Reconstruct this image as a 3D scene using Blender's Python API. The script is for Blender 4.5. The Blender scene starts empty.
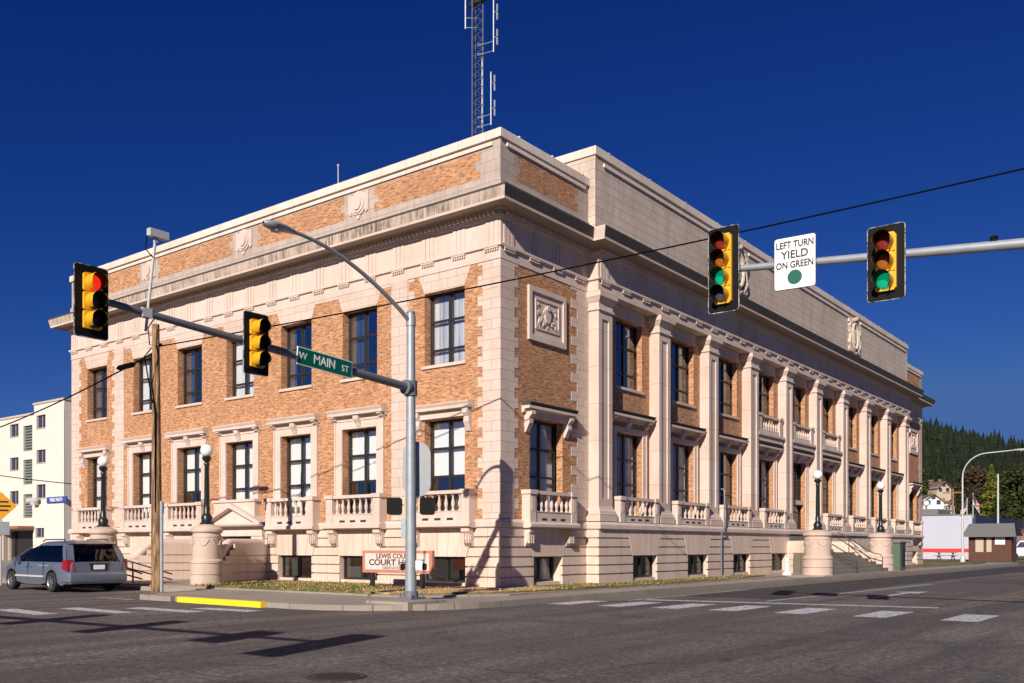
import bpy, bmesh, math, random
from mathutils import Vector, Matrix
R = math.radians
random.seed(7)
S = bpy.context.scene
COL = S.collection
# ------------------------------------------------------------------ camera, sky, sun, exposure
F_PX, HORIZON, CAM_YAW = 931.0, 546.5, R(37.369)
cam = bpy.data.objects.new("camera", bpy.data.cameras.new("camera")); COL.objects.link(cam)
cam.location = (18.431, -23.526, 1.55); cam.rotation_euler = (R(90), 0, CAM_YAW)
cam.data.sensor_width = 36; cam.data.lens = F_PX / 1024 * 36
cam.data.shift_y = (HORIZON - 341.5) / 1024; cam.data.clip_end = 5000
S.camera = cam
SUN_AZ, SUN_EL = 16.5, 26.5           # degrees from -Y towards +X
w = bpy.data.worlds.new("World"); S.world = w; w.use_nodes = True
nt = w.node_tree; bg = nt.nodes["Background"]
sky = nt.nodes.new("ShaderNodeTexSky"); sky.sky_type = 'NISHITA'; sky.sun_disc = False
sky.sun_elevation = R(SUN_EL); sky.sun_rotation = R(180 - SUN_AZ)
sky.altitude = 1500; sky.air_density = 1.0; sky.dust_density = 0.1; sky.ozone_density = 6.0
# deep polarised blue: each channel of the sky bent a little, never brighter than the sky itself
spc = nt.nodes.new("ShaderNodeSeparateColor"); cmc = nt.nodes.new("ShaderNodeCombineColor"); nt.links.new(sky.outputs[0], spc.inputs[0])
for i_, (pw, k_) in enumerate(((2.1, .155), (1.4, .275), (1.0, .90))):
    p_ = nt.nodes.new("ShaderNodeMath"); p_.operation = 'POWER'; p_.inputs[1].default_value = pw; nt.links.new(spc.outputs[i_], p_.inputs[0])
    q_ = nt.nodes.new("ShaderNodeMath"); q_.operation = 'MULTIPLY'; q_.inputs[1].default_value = k_; nt.links.new(p_.outputs[0], q_.inputs[0])
    r_ = nt.nodes.new("ShaderNodeMath"); r_.operation = 'MINIMUM'; nt.links.new(q_.outputs[0], r_.inputs[0]); nt.links.new(spc.outputs[i_], r_.inputs[1])
    c_ = nt.nodes.new("ShaderNodeMath"); c_.operation = 'MINIMUM'; nt.links.new(r_.outputs[0], c_.inputs[0]); c_.inputs[1].default_value = (1.0, 2.3, 6.2)[i_]
    nt.links.new(c_.outputs[0], cmc.inputs[i_])
nt.links.new(cmc.outputs[0], bg.inputs[0])
bg.inputs[1].default_value = 0.05
sl = bpy.data.lights.new("sun", 'SUN'); sl.energy = 5.0; sl.angle = R(0.5); sl.color = (1.0, 0.92, 0.82)
so = bpy.data.objects.new("sun", sl); COL.objects.link(so)
sd = Vector((math.sin(R(SUN_AZ)) * math.cos(R(SUN_EL)), -math.cos(R(SUN_AZ)) * math.cos(R(SUN_EL)), math.sin(R(SUN_EL))))
so.rotation_euler = sd.to_track_quat('Z', 'Y').to_euler(); so.location = (0, -40, 40)
S.view_settings.view_transform = 'Standard'; S.view_settings.look = 'None'
S.view_settings.gamma = 1; S.view_settings.exposure = 0.27; S.view_settings.use_curve_mapping = False

def pix(u, v, y=None, x=None, z=None, D=None):
    """a point of the place seen at pixel u, v, on a plane or at a depth (used only to survey positions)"""
    r = (u - 512) / F_PX; k = (HORIZON - v) / F_PX
    ca, sa = math.cos(CAM_YAW), math.sin(CAM_YAW)
    d = (r * ca - sa, r * sa + ca, k); o = cam.location
    t = D if D else ((y - o[1]) / d[1] if y is not None else (x - o[0]) / d[0] if x is not None else (z - o[2]) / d[2])
    return Vector([o[i] + t * d[i] for i in range(3)])

# ------------------------------------------------------------------ materials
MT = {}
class NB:
    def __init__(s, name):
        s.m = bpy.data.materials.new(name); s.m.use_nodes = True; s.t = s.m.node_tree
        s.b = s.t.nodes["Principled BSDF"]; s.geo = None
    def n(s, typ, **kw):
        o = s.t.nodes.new(typ)
        for k, v in kw.items(): setattr(o, k, v)
        return o
    def l(s, a, b): s.t.links.new(a, b)
    def pos(s):
        if not s.geo: s.geo = s.n("ShaderNodeNewGeometry")
        return s.geo.outputs['Position']
    def wallvec(s, sx=1, sz=1):
        sp = s.n("ShaderNodeSeparateXYZ"); s.l(s.pos(), sp.inputs[0])
        a = s.n("ShaderNodeMath", operation='ADD'); s.l(sp.outputs[0], a.inputs[0]); s.l(sp.outputs[1], a.inputs[1])
        c = s.n("ShaderNodeCombineXYZ")
        m1 = s.n("ShaderNodeMath", operation='MULTIPLY'); s.l(a.outputs[0], m1.inputs[0]); m1.inputs[1].default_value = sx
        m2 = s.n("ShaderNodeMath", operation='MULTIPLY'); s.l(sp.outputs[2], m2.inputs[0]); m2.inputs[1].default_value = sz
        s.l(m1.outputs[0], c.inputs[0]); s.l(m2.outputs[0], c.inputs[1]); return c.outputs[0]
    def noise(s, vec, scale, detail=4, rough=.6, out=0):
        o = s.n("ShaderNodeTexNoise"); o.inputs['Scale'].default_value = scale; o.inputs['Detail'].default_value = detail
        o.inputs['Roughness'].default_value = rough; s.l(vec, o.inputs['Vector']); return o.outputs[out]
    def ramp(s, fac, stops):
        o = s.n("ShaderNodeValToRGB"); e = o.color_ramp.elements
        while len(e) < len(stops): e.new(.5)
        for i, (p, c) in enumerate(stops):
            e[i].position = p; e[i].color = (*c, 1) if len(c) == 3 else c
        s.l(fac, o.inputs[0]); return o.outputs[0]
    def mix(s, fac, a, b, mode='MIX'):
        o = s.n("ShaderNodeMix", data_type='RGBA', blend_type=mode)
        for k, v in ((0, fac), (6, a), (7, b)):
            if isinstance(v, (int, float)): o.inputs[k].default_value = v
            elif isinstance(v, tuple): o.inputs[k].default_value = (*v, 1)
            else: s.l(v, o.inputs[k])
        return o.outputs[2]
    def bump(s, h, strength=.3, dist=.01):
        o = s.n("ShaderNodeBump"); o.inputs['Strength'].default_value = strength; o.inputs['Distance'].default_value = dist
        s.l(h, o.inputs['Height']); s.l(o.outputs[0], s.b.inputs['Normal'])
    def done(s, name, col=None, rough=.8, metal=0, spec=None):
        if col is not None:
            if isinstance(col, tuple): s.b.inputs['Base Color'].default_value = (*col, 1)
            else: s.l(col, s.b.inputs['Base Color'])
        if isinstance(rough, (int, float)): s.b.inputs['Roughness'].default_value = rough
        else: s.l(rough, s.b.inputs['Roughness'])
        s.b.inputs['Metallic'].default_value = metal
        if spec is not None: s.b.inputs['Specular IOR Level'].default_value = spec
        MT[name] = s.m; return s.m

def g3(v): return (v, v, v)
def simple(name, col, rough=.6, metal=0, var=.12, scale=6, spec=None, bump=0):
    b = NB(name); n = b.noise(b.pos(), scale)
    c = b.mix(n, tuple(x * (1 - var) for x in col), tuple(min(1, x * (1 + var)) for x in col))
    if bump: b.bump(b.noise(b.pos(), scale * 6), bump)
    return b.done(name, c, rough, metal, spec)

def stone(name, base, joints=True, weather=.25, streak=0.0, row=.33, bw=.75, dark=(.16, .13, .11), mort=(.60, .51, .45)):
    b = NB(name); P = b.pos()
    big = b.noise(P, .35, 5); fine = b.noise(P, 14, 4)
    c = b.mix(b.ramp(big, [(.35, g3(0)), (.7, g3(1))]), base, tuple(x * .86 * y for x, y in zip(base, (1, .97, .93))))
    c = b.mix(b.ramp(fine, [(.3, g3(.25)), (.7, g3(0))]), c, tuple(x * .78 for x in base))
    if joints:
        br = b.n("ShaderNodeTexBrick"); b.l(b.wallvec(), br.inputs['Vector'])
        for k, v in dict(Scale=1.0, **{'Mortar Size': .010, 'Mortar Smooth': .2, 'Bias': 0, 'Brick Width': bw, 'Row Height': row}).items(): br.inputs[k].default_value = v
        br.inputs['Color1'].default_value = (1, 1, 1, 1); br.inputs['Color2'].default_value = (.93, .91, .89, 1); br.inputs['Mortar'].default_value = (*mort, 1)
        c = b.mix(1.0, c, br.outputs[0], 'MULTIPLY')
    if weather:
        st = b.noise(b.wallvec(1.6, .22), 1.0, 6, .7)
        c = b.mix(b.ramp(st, [(.5, g3(0)), (.78, g3(weather))]), c, tuple(x * .45 for x in base))
    if streak:
        s2 = b.noise(b.wallvec(6.5, .9), 1.0, 6, .8); s3 = b.noise(b.wallvec(.45, .9), 1.0, 3)
        msk = b.mix(1.0, b.ramp(s2, [(.42, g3(0)), (.58, g3(streak))]), b.ramp(s3, [(.36, g3(.25)), (.6, g3(1))]), 'MULTIPLY')
        c = b.mix(msk, c, dark)
    gr = b.noise(b.wallvec(.9, .35), 1.3, 6, .75)
    c = b.mix(b.ramp(gr, [(.46, g3(0)), (.62, g3(.28))]), c, tuple(x * y for x, y in zip(base, (.62, .56, .50))))
    b.bump(fine, .15)
    return b.done(name, c, .85)

STN = (.69, .55, .475)
stone("stone", STN)
stone("stone_plain", STN, joints=False)
stone("stone_pilaster", STN, row=1.35, bw=50)
stone("stone_pedestal", (.62, .48, .40), joints=False, weather=.5)
stone("stone_basement", (.76, .60, .50), joints=True, row=50, bw=1.1, weather=.3)
stone("stone_attic", (.72, .595, .50), weather=.9, row=.34, bw=2.4, streak=.22, dark=(.24, .19, .16), mort=(.42, .36, .30))
stone("stone_parapet", (.55, .455, .40), weather=.7, row=.36, bw=.8, streak=.38, dark=(.26, .20, .16))
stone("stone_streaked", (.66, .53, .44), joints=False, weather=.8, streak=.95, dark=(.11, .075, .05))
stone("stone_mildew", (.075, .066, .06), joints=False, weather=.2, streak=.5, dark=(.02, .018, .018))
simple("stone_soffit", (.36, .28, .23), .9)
stone("coping", (.82, .70, .62), joints=True, weather=.15, row=50, bw=1.2)

def brickmat(name, c1, c2):
    b = NB(name); v = b.wallvec()
    br = b.n("ShaderNodeTexBrick"); b.l(v, br.inputs['Vector'])
    for k, q in dict(Scale=1.0, **{'Mortar Size': .006, 'Mortar Smooth': .3, 'Bias': 0.0, 'Brick Width': .24, 'Row Height': .0825}).items(): br.inputs[k].default_value = q
    br.inputs['Color1'].default_value = (*c1, 1); br.inputs['Color2'].default_value = (*c2, 1); br.inputs['Mortar'].default_value = (.42, .27, .17, 1)
    n1 = b.noise(b.wallvec(3.4, 19), 1.0, 4, .7)
    c = b.mix(b.ramp(n1, [(.47, g3(0)), (.53, g3(.5)), (.60, g3(1))]), br.outputs[0], (.22, .095, .045))
    n2 = b.noise(b.wallvec(3.6, 20), 1.3, 3, .65)
    c = b.mix(b.ramp(n2, [(.53, g3(0)), (.62, g3(.6))]), c, (.74, .44, .24))
    n3 = b.noise(b.pos(), .7, 5, .7)
    c = b.mix(b.ramp(n3, [(.4, g3(0)), (.65, g3(.4))]), c, (.30, .14, .07))
    b.bump(br.outputs[1], -.4, .006)
    return b.done(name, c, .9)
brickmat("brick", (.64, .34, .17), (.45, .195, .088))

# glass: reflects the sky, lets the room show
def glassmat(name, refl, tint):
    b = NB(name); t = b.t
    out = t.nodes['Material Output']
    gl = b.n("ShaderNodeBsdfGlossy"); gl.inputs['Roughness'].default_value = .015; gl.inputs['Color'].default_value = (.80, .82, .80, 1)
    tr = b.n("ShaderNodeBsdfTransparent"); tr.inputs[0].default_value = (*tint, 1)
    lw = b.n("ShaderNodeLayerWeight"); lw.inputs[0].default_value = .5
    ad = b.n("ShaderNodeMath", operation='MULTIPLY_ADD'); b.l(lw.outputs['Fresnel'], ad.inputs[0]); ad.inputs[1].default_value = .3; ad.inputs[2].default_value = refl; ad.use_clamp = True
    mx = b.n("ShaderNodeMixShader"); b.l(ad.outputs[0], mx.inputs[0]); b.l(tr.outputs[0], mx.inputs[1]); b.l(gl.outputs[0], mx.inputs[2])
    bn = b.n("ShaderNodeBump"); bn.inputs['Strength'].default_value = .06; bn.inputs['Distance'].default_value = .02
    b.l(b.noise(b.pos(), 1.3, 2), bn.inputs['Height']); b.l(bn.outputs[0], gl.inputs['Normal'])
    b.l(mx.outputs[0], out.inputs[0]); MT[name] = b.m
glassmat("glass", .04, (.98, .99, .99))
glassmat("glass_blue", .24, (.35, .40, .45))
glassmat("glass_dim", .10, (.30, .34, .33))
glassmat("car_glass", .05, (.05, .055, .06))
def curtain(name, a, c_):
    b = NB(name); n = b.noise(b.wallvec(7, .12), 1, 3); b.done(name, b.mix(b.ramp(n, [(.35, g3(0)), (.65, g3(1))]), a, c_), .9)
curtain("blind", (.62, .65, .67), (.76, .78, .79))
curtain("curtain_grey", (.30, .31, .33), (.75, .76, .78))
simple("shade", (.90, .90, .88), .9, var=.05, scale=2)
simple("slot_shade", (.03, .028, .027), .9)
simple("room_brown", (.10, .055, .04), .9)
simple("frame_dark", (.022, .018, .018), .45)
simple("galv", (.34, .365, .39), .5, .35, var=.22, scale=5)
simple("galv_dark", (.17, .18, .20), .55, .3, var=.2, scale=4)
simple("black_plastic", (.004, .004, .0045), .6, spec=.15)
simple("signal_yellow", (.74, .38, .015), .45, var=.06)
simple("black_worn", (.006, .006, .0065), .6, var=.6, scale=9, spec=.15)
b = NB("tape_worn"); b.done("tape_worn", b.ramp(b.noise(b.pos(), 5, 5, .8), [(.42, (.015, .015, .016)), (.6, (.45, .45, .46))]), .5)
simple("white_paint", (.80, .80, .80), .5, var=.04)
simple("white_steel", (.52, .51, .50), .45, .1)
simple("post_black", (.012, .016, .014), .35)
simple("wire_black", (.003, .003, .003), .8, spec=.05)
simple("sign_green", (.0, .115, .06), .4, var=.04)
simple("sign_yellow", (.72, .33, .01), .5, var=.05)
simple("sign_back", (.36, .37, .38), .5, .4)
simple("text_black", (.01, .01, .012), .6, var=0)
simple("text_brown", (.10, .035, .03), .6, var=0)
simple("green_dot", (.0, .10, .055), .4, var=0)
simple("sign_cream", (.66, .55, .49), .6, var=.05)
simple("sign_orange", (.50, .19, .13), .6, var=.15)
simple("iron_cover", (.055, .036, .032), .7, .2, var=.5, scale=8)
simple("rust_orange", (.55, .16, .05), .6)
simple("green_cabinet", (.085, .125, .085), .45, var=.1)
simple("red_paint", (.70, .03, .03), .5, var=.05)
simple("blue_sign", (.04, .07, .35), .5, var=.05)
simple("navy", (.025, .03, .07), .6)
simple("warehouse_paint", (.46, .46, .54), .7, var=.05, scale=.5)
simple("plaster_white", (.66, .60, .53), .85, var=.04, scale=.4)
simple("plaster_tan", (.50, .40, .31), .85, var=.08, scale=.6)
simple("louvre_grey", (.17, .185, .17), .6)
simple("roof_grey", (.16, .15, .15), .85, var=.25, scale=3)
simple("roof_brown", (.16, .10, .075), .85, var=.3, scale=2)
simple("wood_dark", (.10, .042, .027), .85, var=.6, scale=3)
simple("house_brown", (.30, .12, .06), .85, var=.2)
simple("house_white", (.78, .76, .72), .8, var=.05)
simple("rail_dark", (.05, .035, .03), .5, .3)
simple("rubber", (.015, .015, .015), .8)
simple("rim", (.45, .45, .47), .3, .8, var=.1)
simple("yellow_kerb", (.86, .62, .02), .7, var=.08, scale=3)
simple("bulb_white", (.82, .82, .78), .3, var=.02)
simple("flag_cloth", (.40, .05, .07), .8)
simple("bark", (.10, .07, .05), .9, var=.3)
simple("white_blank", (.8, .82, .85), .6, var=.02)
b = NB("car_paint"); b.b.inputs['Coat Weight'].default_value = .6; b.b.inputs['Coat Roughness'].default_value = .06
b.done("car_paint", (.22, .25, .32), .33, .55)
b = NB("tail_red"); b.b.inputs['Coat Weight'].default_value = .8; b.done("tail_red", (.28, .006, .008), .25)
def lamp(name, col, e, base=None):
    b = NB(name); b.b.inputs['Emission Color'].default_value = (*col, 1); b.b.inputs['Emission Strength'].default_value = e
    b.b.inputs['Coat Weight'].default_value = .3; b.done(name, base or tuple(x * .5 for x in col), .3)
lamp("lens_red_on", (1, .03, .01), .75, (.2, .005, .003)); lamp("lens_green_on", (.0, .75, .36), .28, (0, .16, .09))
lamp("lens_red", (1, .05, .02), 0, (.20, .012, .008)); lamp("lens_amber", (1, .4, .02), 0, (.30, .09, .006)); lamp("lens_green", (0, .9, .45), 0, (.0, .16, .09)); lamp("lens_dark", (0, 0, 0), 0, (.05, .05, .05))
# wood pole
b = NB("wood_pole"); sp = b.n("ShaderNodeMapping"); sp.inputs['Scale'].default_value = (16, 16, 1.6); b.l(b.pos(), sp.inputs[0])
n = b.noise(sp.outputs[0], 1, 5, .7)
b.bump(n, .5); b.done("wood_pole", b.ramp(n, [(.34, (.045, .028, .018)), (.48, (.20, .115, .055)), (.60, (.38, .23, .11)), (.7, (.50, .34, .18))]), .9)
# asphalt
b = NB("asphalt"); P = b.pos()
f = b.noise(P, 26, 4, .85); big = b.noise(P, .22, 5, .6)
mp = b.n("ShaderNodeMapping"); mp.inputs['Rotation'].default_value = (0, 0, R(3)); mp.inputs['Scale'].default_value = (.55, .035, 1); b.l(P, mp.inputs[0])
tr = b.noise(mp.outputs[0], 1.6, 3)
f2 = b.noise(P, 9, 4, .85); fm = b.n("ShaderNodeMix"); fm.inputs[0].default_value = .55; b.l(f, fm.inputs[2]); b.l(f2, fm.inputs[3])
c = b.ramp(fm.outputs[0], [(.36, (.015, .012, .011)), (.48, (.108, .089, .078)), (.55, (.23, .192, .168)), (.66, (.50, .44, .39))])
c = b.mix(b.ramp(big, [(.35, g3(.0)), (.65, g3(.5))]), c, (.050, .042, .039))
c = b.mix(b.ramp(tr, [(.42, g3(0)), (.58, g3(.5))]), c, (.030, .026, .026))
st_ = b.noise(P, .7, 6, .8); c = b.mix(b.ramp(st_, [(.56, g3(0)), (.66, g3(.45))]), c, (.028, .024, .024))
vo = b.n("ShaderNodeTexVoronoi", feature='DISTANCE_TO_EDGE'); vo.inputs['Scale'].default_value = .22
wv = b.n("ShaderNodeVectorMath", operation='ADD'); b.l(P, wv.inputs[0]); b.l(b.noise(P, .9, 4, .6, 1), wv.inputs[1]); b.l(wv.outputs[0], vo.inputs['Vector'])
ck = b.ramp(vo.outputs[0], [(.0, g3(.75)), (.006, g3(0))])
c = b.mix(ck, c, (.018, .016, .016))
b.bump(f, .5, .012); b.done("asphalt", c, .88)
b = NB("asphalt_dark"); P = b.pos(); f = b.noise(P, 55, 3, .8)
b.bump(f, .4, .01); b.done("asphalt_dark", b.mix(b.ramp(b.noise(P, .6, 4), [(.3, g3(0)), (.7, g3(.5))]), b.ramp(f, [(.3, (.018, .016, .017)), (.55, (.05, .045, .045)), (.75, (.12, .11, .10))]), (.028, .025, .026)), .85)
b = NB("asphalt_patch"); P = b.pos(); f = b.noise(P, 20, 4, .85)
b.bump(f, .4, .01); b.done("asphalt_patch", b.ramp(f, [(.36, (.022, .019, .018)), (.5, (.07, .058, .053)), (.62, (.20, .17, .155))]), .88)
# concrete
def concrete(name, col):
    b = NB(name); P = b.pos(); f = b.noise(P, 30, 4, .7); bg_ = b.noise(P, .5, 5)
    c = b.mix(b.ramp(f, [(.3, g3(.5)), (.65, g3(0))]), col, tuple(x * .6 for x in col))
    c = b.mix(b.ramp(bg_, [(.35, g3(0)), (.68, g3(.6))]), c, tuple(x * .66 for x in col))
    br = b.n("ShaderNodeTexBrick"); b.l(P, br.inputs['Vector'])
    for k, q in dict(Scale=1.0, **{'Mortar Size': .012, 'Brick Width': 1.55, 'Row Height': 1.55}).items(): br.inputs[k].default_value = q
    br.offset = 0; br.inputs['Color1'].default_value = (1, 1, 1, 1); br.inputs['Color2'].default_value = (.9, .9, .9, 1); br.inputs['Mortar'].default_value = (.4, .37, .33, 1)
    c = b.mix(1.0, c, br.outputs[0], 'MULTIPLY'); b.bump(f, .3, .006); b.done(name, c, .9)
concrete("concrete", (.36, .30, .25)); concrete("gutter_concrete", (.185, .155, .13)); concrete("step_concrete", (.27, .235, .19))
# road paint, worn
b = NB("road_paint"); P = b.pos(); n = b.noise(P, 9, 5, .8)
b.done("road_paint", b.ramp(n, [(.38, (.10, .09, .085)), (.48, (.42, .41, .42)), (.6, (.66, .65, .68))]), .8)
b = NB("road_yellow"); P = b.pos(); n = b.noise(P, 9, 5, .8)
b.done("road_yellow", b.ramp(n, [(.45, (.085, .07, .06)), (.62, (.40, .23, .06))]), .8)
# lawn and grass
b = NB("lawn"); P = b.pos(); n = b.noise(P, 1.1, 5, .7); f = b.noise(P, 40, 3, .8)
c = b.ramp(n, [(.3, (.07, .10, .02)), (.48, (.13, .13, .03)), (.58, (.33, .22, .075)), (.75, (.42, .28, .11))])
c = b.mix(b.ramp(f, [(.3, g3(.6)), (.6, g3(0))]), c, (.05, .06, .015)); b.bump(f, .8, .03); b.done("lawn", c, .95)
b = NB("grass_blade"); P = b.pos(); n = b.noise(P, 1.1, 5, .7)
b.done("grass_blade", b.ramp(n, [(.3, (.07, .105, .016)), (.48, (.13, .14, .03)), (.56, (.36, .24, .08)), (.75, (.46, .30, .12))]), .8)
b = NB("straw"); P = b.pos()
b.done("straw", b.ramp(b.noise(P, 18, 4, .8), [(.35, (.26, .17, .06)), (.6, (.55, .38, .17))]), .95)
b = NB("ground"); P = b.pos(); n = b.noise(P, .05, 6)
b.done("ground", b.ramp(n, [(.35, (.05, .055, .025)), (.6, (.12, .10, .06))]), .95)
# conifers
def leafmat(name, dark, light, sc):
    b = NB(name); P = b.pos(); n = b.noise(P, sc, 5, .75); n2 = b.noise(P, sc * .12, 3)
    c = b.ramp(n, [(.32, dark), (.62, light)]); c = b.mix(b.ramp(n2, [(.35, g3(0)), (.65, g3(.55))]), c, tuple(x * .5 for x in dark))
    b.done(name, c, .9, spec=.1)
leafmat("conifer_dark", (.007, .013, .009), (.026, .036, .017), .45)
leafmat("conifer_light", (.07, .09, .012), (.20, .21, .03), 1.2)
leafmat("tree_leaf", (.022, .034, .012), (.065, .075, .022), .8)
leafmat("tree_leaf_brown", (.04, .03, .018), (.09, .065, .035), .8)

# ------------------------------------------------------------------ mesh helpers
FL = lambda u, d, z: (-u, -d, z)      # facade along Main Street, u from the corner
FR = lambda u, d, z: (d, u, z)        # long facade, u from the corner
ID = lambda x, y, z: (x, y, z)
class M:
    def __init__(s, F=ID): s.v = []; s.f = []; s.mi = []; s.F = F; s.k = 0
    def add(s, vs, fs, raw=False):
        o = len(s.v); s.v += [tuple(v) if raw else s.F(*v) for v in vs]
        s.f += [tuple(o + i for i in f) for f in fs]; s.mi += [s.k] * len(fs); return s
    def box(s, a0, a1, b0, b1, c0, c1):
        return s.add([(a0, b0, c0), (a1, b0, c0), (a1, b1, c0), (a0, b1, c0), (a0, b0, c1), (a1, b0, c1), (a1, b1, c1), (a0, b1, c1)],
                     [(0, 1, 2, 3), (4, 5, 6, 7), (0, 1, 5, 4), (1, 2, 6, 5), (2, 3, 7, 6), (3, 0, 4, 7)])
    def poly(s, p, d0, d1):              # outline in (u, z), thick along d
        n = len(p); vs = [(a, d0, b) for a, b in p] + [(a, d1, b) for a, b in p]
        return s.add(vs, [tuple(range(n)), tuple(range(n, 2 * n))] + [(i, (i + 1) % n, n + (i + 1) % n, n + i) for i in range(n)])
    def prof(s, p, u0, u1, m0=0, m1=0):   # outline in (d, z), run along u; m = mitre per unit of d
        n = len(p); vs = [(u0 + m0 * a, a, b) for a, b in p] + [(u1 + m1 * a, a, b) for a, b in p]
        return s.add(vs, [tuple(range(n)), tuple(range(n, 2 * n))] + [(i, (i + 1) % n, n + (i + 1) % n, n + i) for i in range(n)])
    def plan(s, p, z0, z1):              # outline in plan (a, b)
        n = len(p); vs = [(a, b, z0) for a, b in p] + [(a, b, z1) for a, b in p]
        return s.add(vs, [tuple(range(n)), tuple(range(n, 2 * n))] + [(i, (i + 1) % n, n + (i + 1) % n, n + i) for i in range(n)])
    def quad(s, *p): return s.add(p, [tuple(range(len(p)))])
    def lathe(s, cx, cy, z0, prof, n=12, sy=1):
        vs = []; k = len(prof)
        for r, z in prof:
            for i in range(n):
                a = 2 * math.pi * i / n; vs.append((cx + r * math.cos(a), cy + r * math.sin(a) * sy, z0 + z))
        fs = [(j * n + i, j * n + (i + 1) % n, (j + 1) * n + (i + 1) % n, (j + 1) * n + i) for j in range(k - 1) for i in range(n)]
        return s.add(vs, fs + [tuple(range(n)), tuple(range((k - 1) * n, k * n))])
    def tube(s, pts, rad, n=10, cap=True):
        pts = [Vector(p) for p in pts]; k = len(pts)
        if not isinstance(rad, (list, tuple)): rad = [rad] * k
        vs = []; ref = None
        for i, p in enumerate(pts):
            t = (pts[min(i + 1, k - 1)] - pts[max(i - 1, 0)]).normalized()
            if ref is None: ref = Vector((0, 0, 1)) if abs(t.z) < .9 else Vector((1, 0, 0))
            a = (ref - t * ref.dot(t)).normalized(); c = t.cross(a); ref = a
            for j in range(n):
                q = 2 * math.pi * j / n; vs.append(p + rad[i] * (a * math.cos(q) + c * math.sin(q)))
        fs = [(j * n + i, j * n + (i + 1) % n, (j + 1) * n + (i + 1) % n, (j + 1) * n + i) for j in range(k - 1) for i in range(n)]
        if cap: fs += [tuple(range(n)), tuple(range((k - 1) * n, k * n))]
        return s.add(vs, fs)
    def ball(s, c, r, n=14, m=8, sz=1):
        return s.lathe(c[0], c[1], c[2], [(max(.001, r * math.sin(math.pi * i / m)), -r * sz * math.cos(math.pi * i / m)) for i in range(m + 1)], n)
WO = {}                                   # world origin of every object built (none of the parents of world-built parts is rotated)
def link(o, parent, org):
    COL.objects.link(o); WO[o.name] = Vector(org)
    if parent is not None: o.parent = parent; o.location = Vector(org) - WO[parent.name]
    else: o.location = org
    return o
def build(name, m, mat, parent=None, origin=None, smooth=False, recalc=True):
    me = bpy.data.meshes.new(name)
    xs = [Vector(v) for v in m.v]
    if origin is None:
        lo = [min(v[i] for v in xs) for i in range(3)]; hi = [max(v[i] for v in xs) for i in range(3)]
        origin = ((lo[0] + hi[0]) / 2, (lo[1] + hi[1]) / 2, lo[2])
    O = Vector(origin); me.from_pydata([v - O for v in xs], [], m.f)
    for mm in (mat if isinstance(mat, (list, tuple)) else [mat]): me.materials.append(MT[mm])
    me.polygons.foreach_set("material_index", m.mi)
    if recalc:
        bm = bmesh.new(); bm.from_mesh(me); bmesh.ops.recalc_face_normals(bm, faces=bm.faces); bm.to_mesh(me); bm.free()
    if smooth:
        me.polygons.foreach_set("use_smooth", [True] * len(me.polygons))
        try: me.set_sharp_from_angle(angle=R(40))
        except Exception: pass
    me.update(); o = bpy.data.objects.new(name, me)
    return link(o, parent, O)
def empty(name, loc, parent=None):
    o = bpy.data.objects.new(name, None); o.empty_display_size = .3; return link(o, parent, loc)
def tag(o, label=None, cat=None, group=None, kind=None):
    if label: o["label"] = label
    if cat: o["category"] = cat
    if group: o["group"] = group
    if kind: o["kind"] = kind
    return o
def kids(o): return [c for c in COL.objects if c.parent == o]
def copy_tree(o, parent=None):
    c = o.copy(); COL.objects.link(c); c.parent = parent
    for ch in kids(o): copy_tree(ch, c)
    return c
def text(name, s, size, mat, parent, local, rot=(R(90), 0, 0), ext=.004, bold=0, sx=1):
    """raised lettering as a mesh, centred, local to its parent"""
    cu = bpy.data.curves.new(name, 'FONT'); cu.body = s; cu.size = size; cu.align_x = 'CENTER'; cu.align_y = 'CENTER'; cu.extrude = ext; cu.offset = bold; cu.resolution_u = 3
    t = bpy.data.objects.new(name + "_tmp", cu); COL.objects.link(t)
    me = bpy.data.meshes.new_from_object(t.evaluated_get(bpy.context.evaluated_depsgraph_get()))
    bpy.data.objects.remove(t); me.materials.clear(); me.materials.append(MT[mat])
    o = bpy.data.objects.new(name, me); COL.objects.link(o); o.parent = parent; o.location = local; o.rotation_euler = rot; o.scale = (sx, 1, 1)
    return o
def wall_grid(m, u0, u1, z0, z1, holes, d, depth):
    us = sorted({u0, u1} | {h[0] for h in holes} | {h[1] for h in holes}); zs = sorted({z0, z1} | {h[2] for h in holes} | {h[3] for h in holes})
    us = [u for u in us if u0 <= u <= u1]; zs = [z for z in zs if z0 <= z <= z1]
    for a, b_ in zip(us, us[1:]):
        for c, e in zip(zs, zs[1:]):
            mu, mz = (a + b_) / 2, (c + e) / 2
            if any(h[0] < mu < h[1] and h[2] < mz < h[3] for h in holes): continue
            m.quad((a, d, c), (b_, d, c), (b_, d, e), (a, d, e))
    for a, b_, c, e in holes:
        q = d - depth
        m.quad((a, d, c), (a, q, c), (a, q, e), (a, d, e)); m.quad((b_, d, c), (b_, q, c), (b_, q, e), (b_, d, e))
        m.quad((a, d, e), (b_, d, e), (b_, q, e), (a, q, e)); m.quad((a, d, c), (b_, d, c), (b_, q, c), (a, q, c))
    return m
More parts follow.
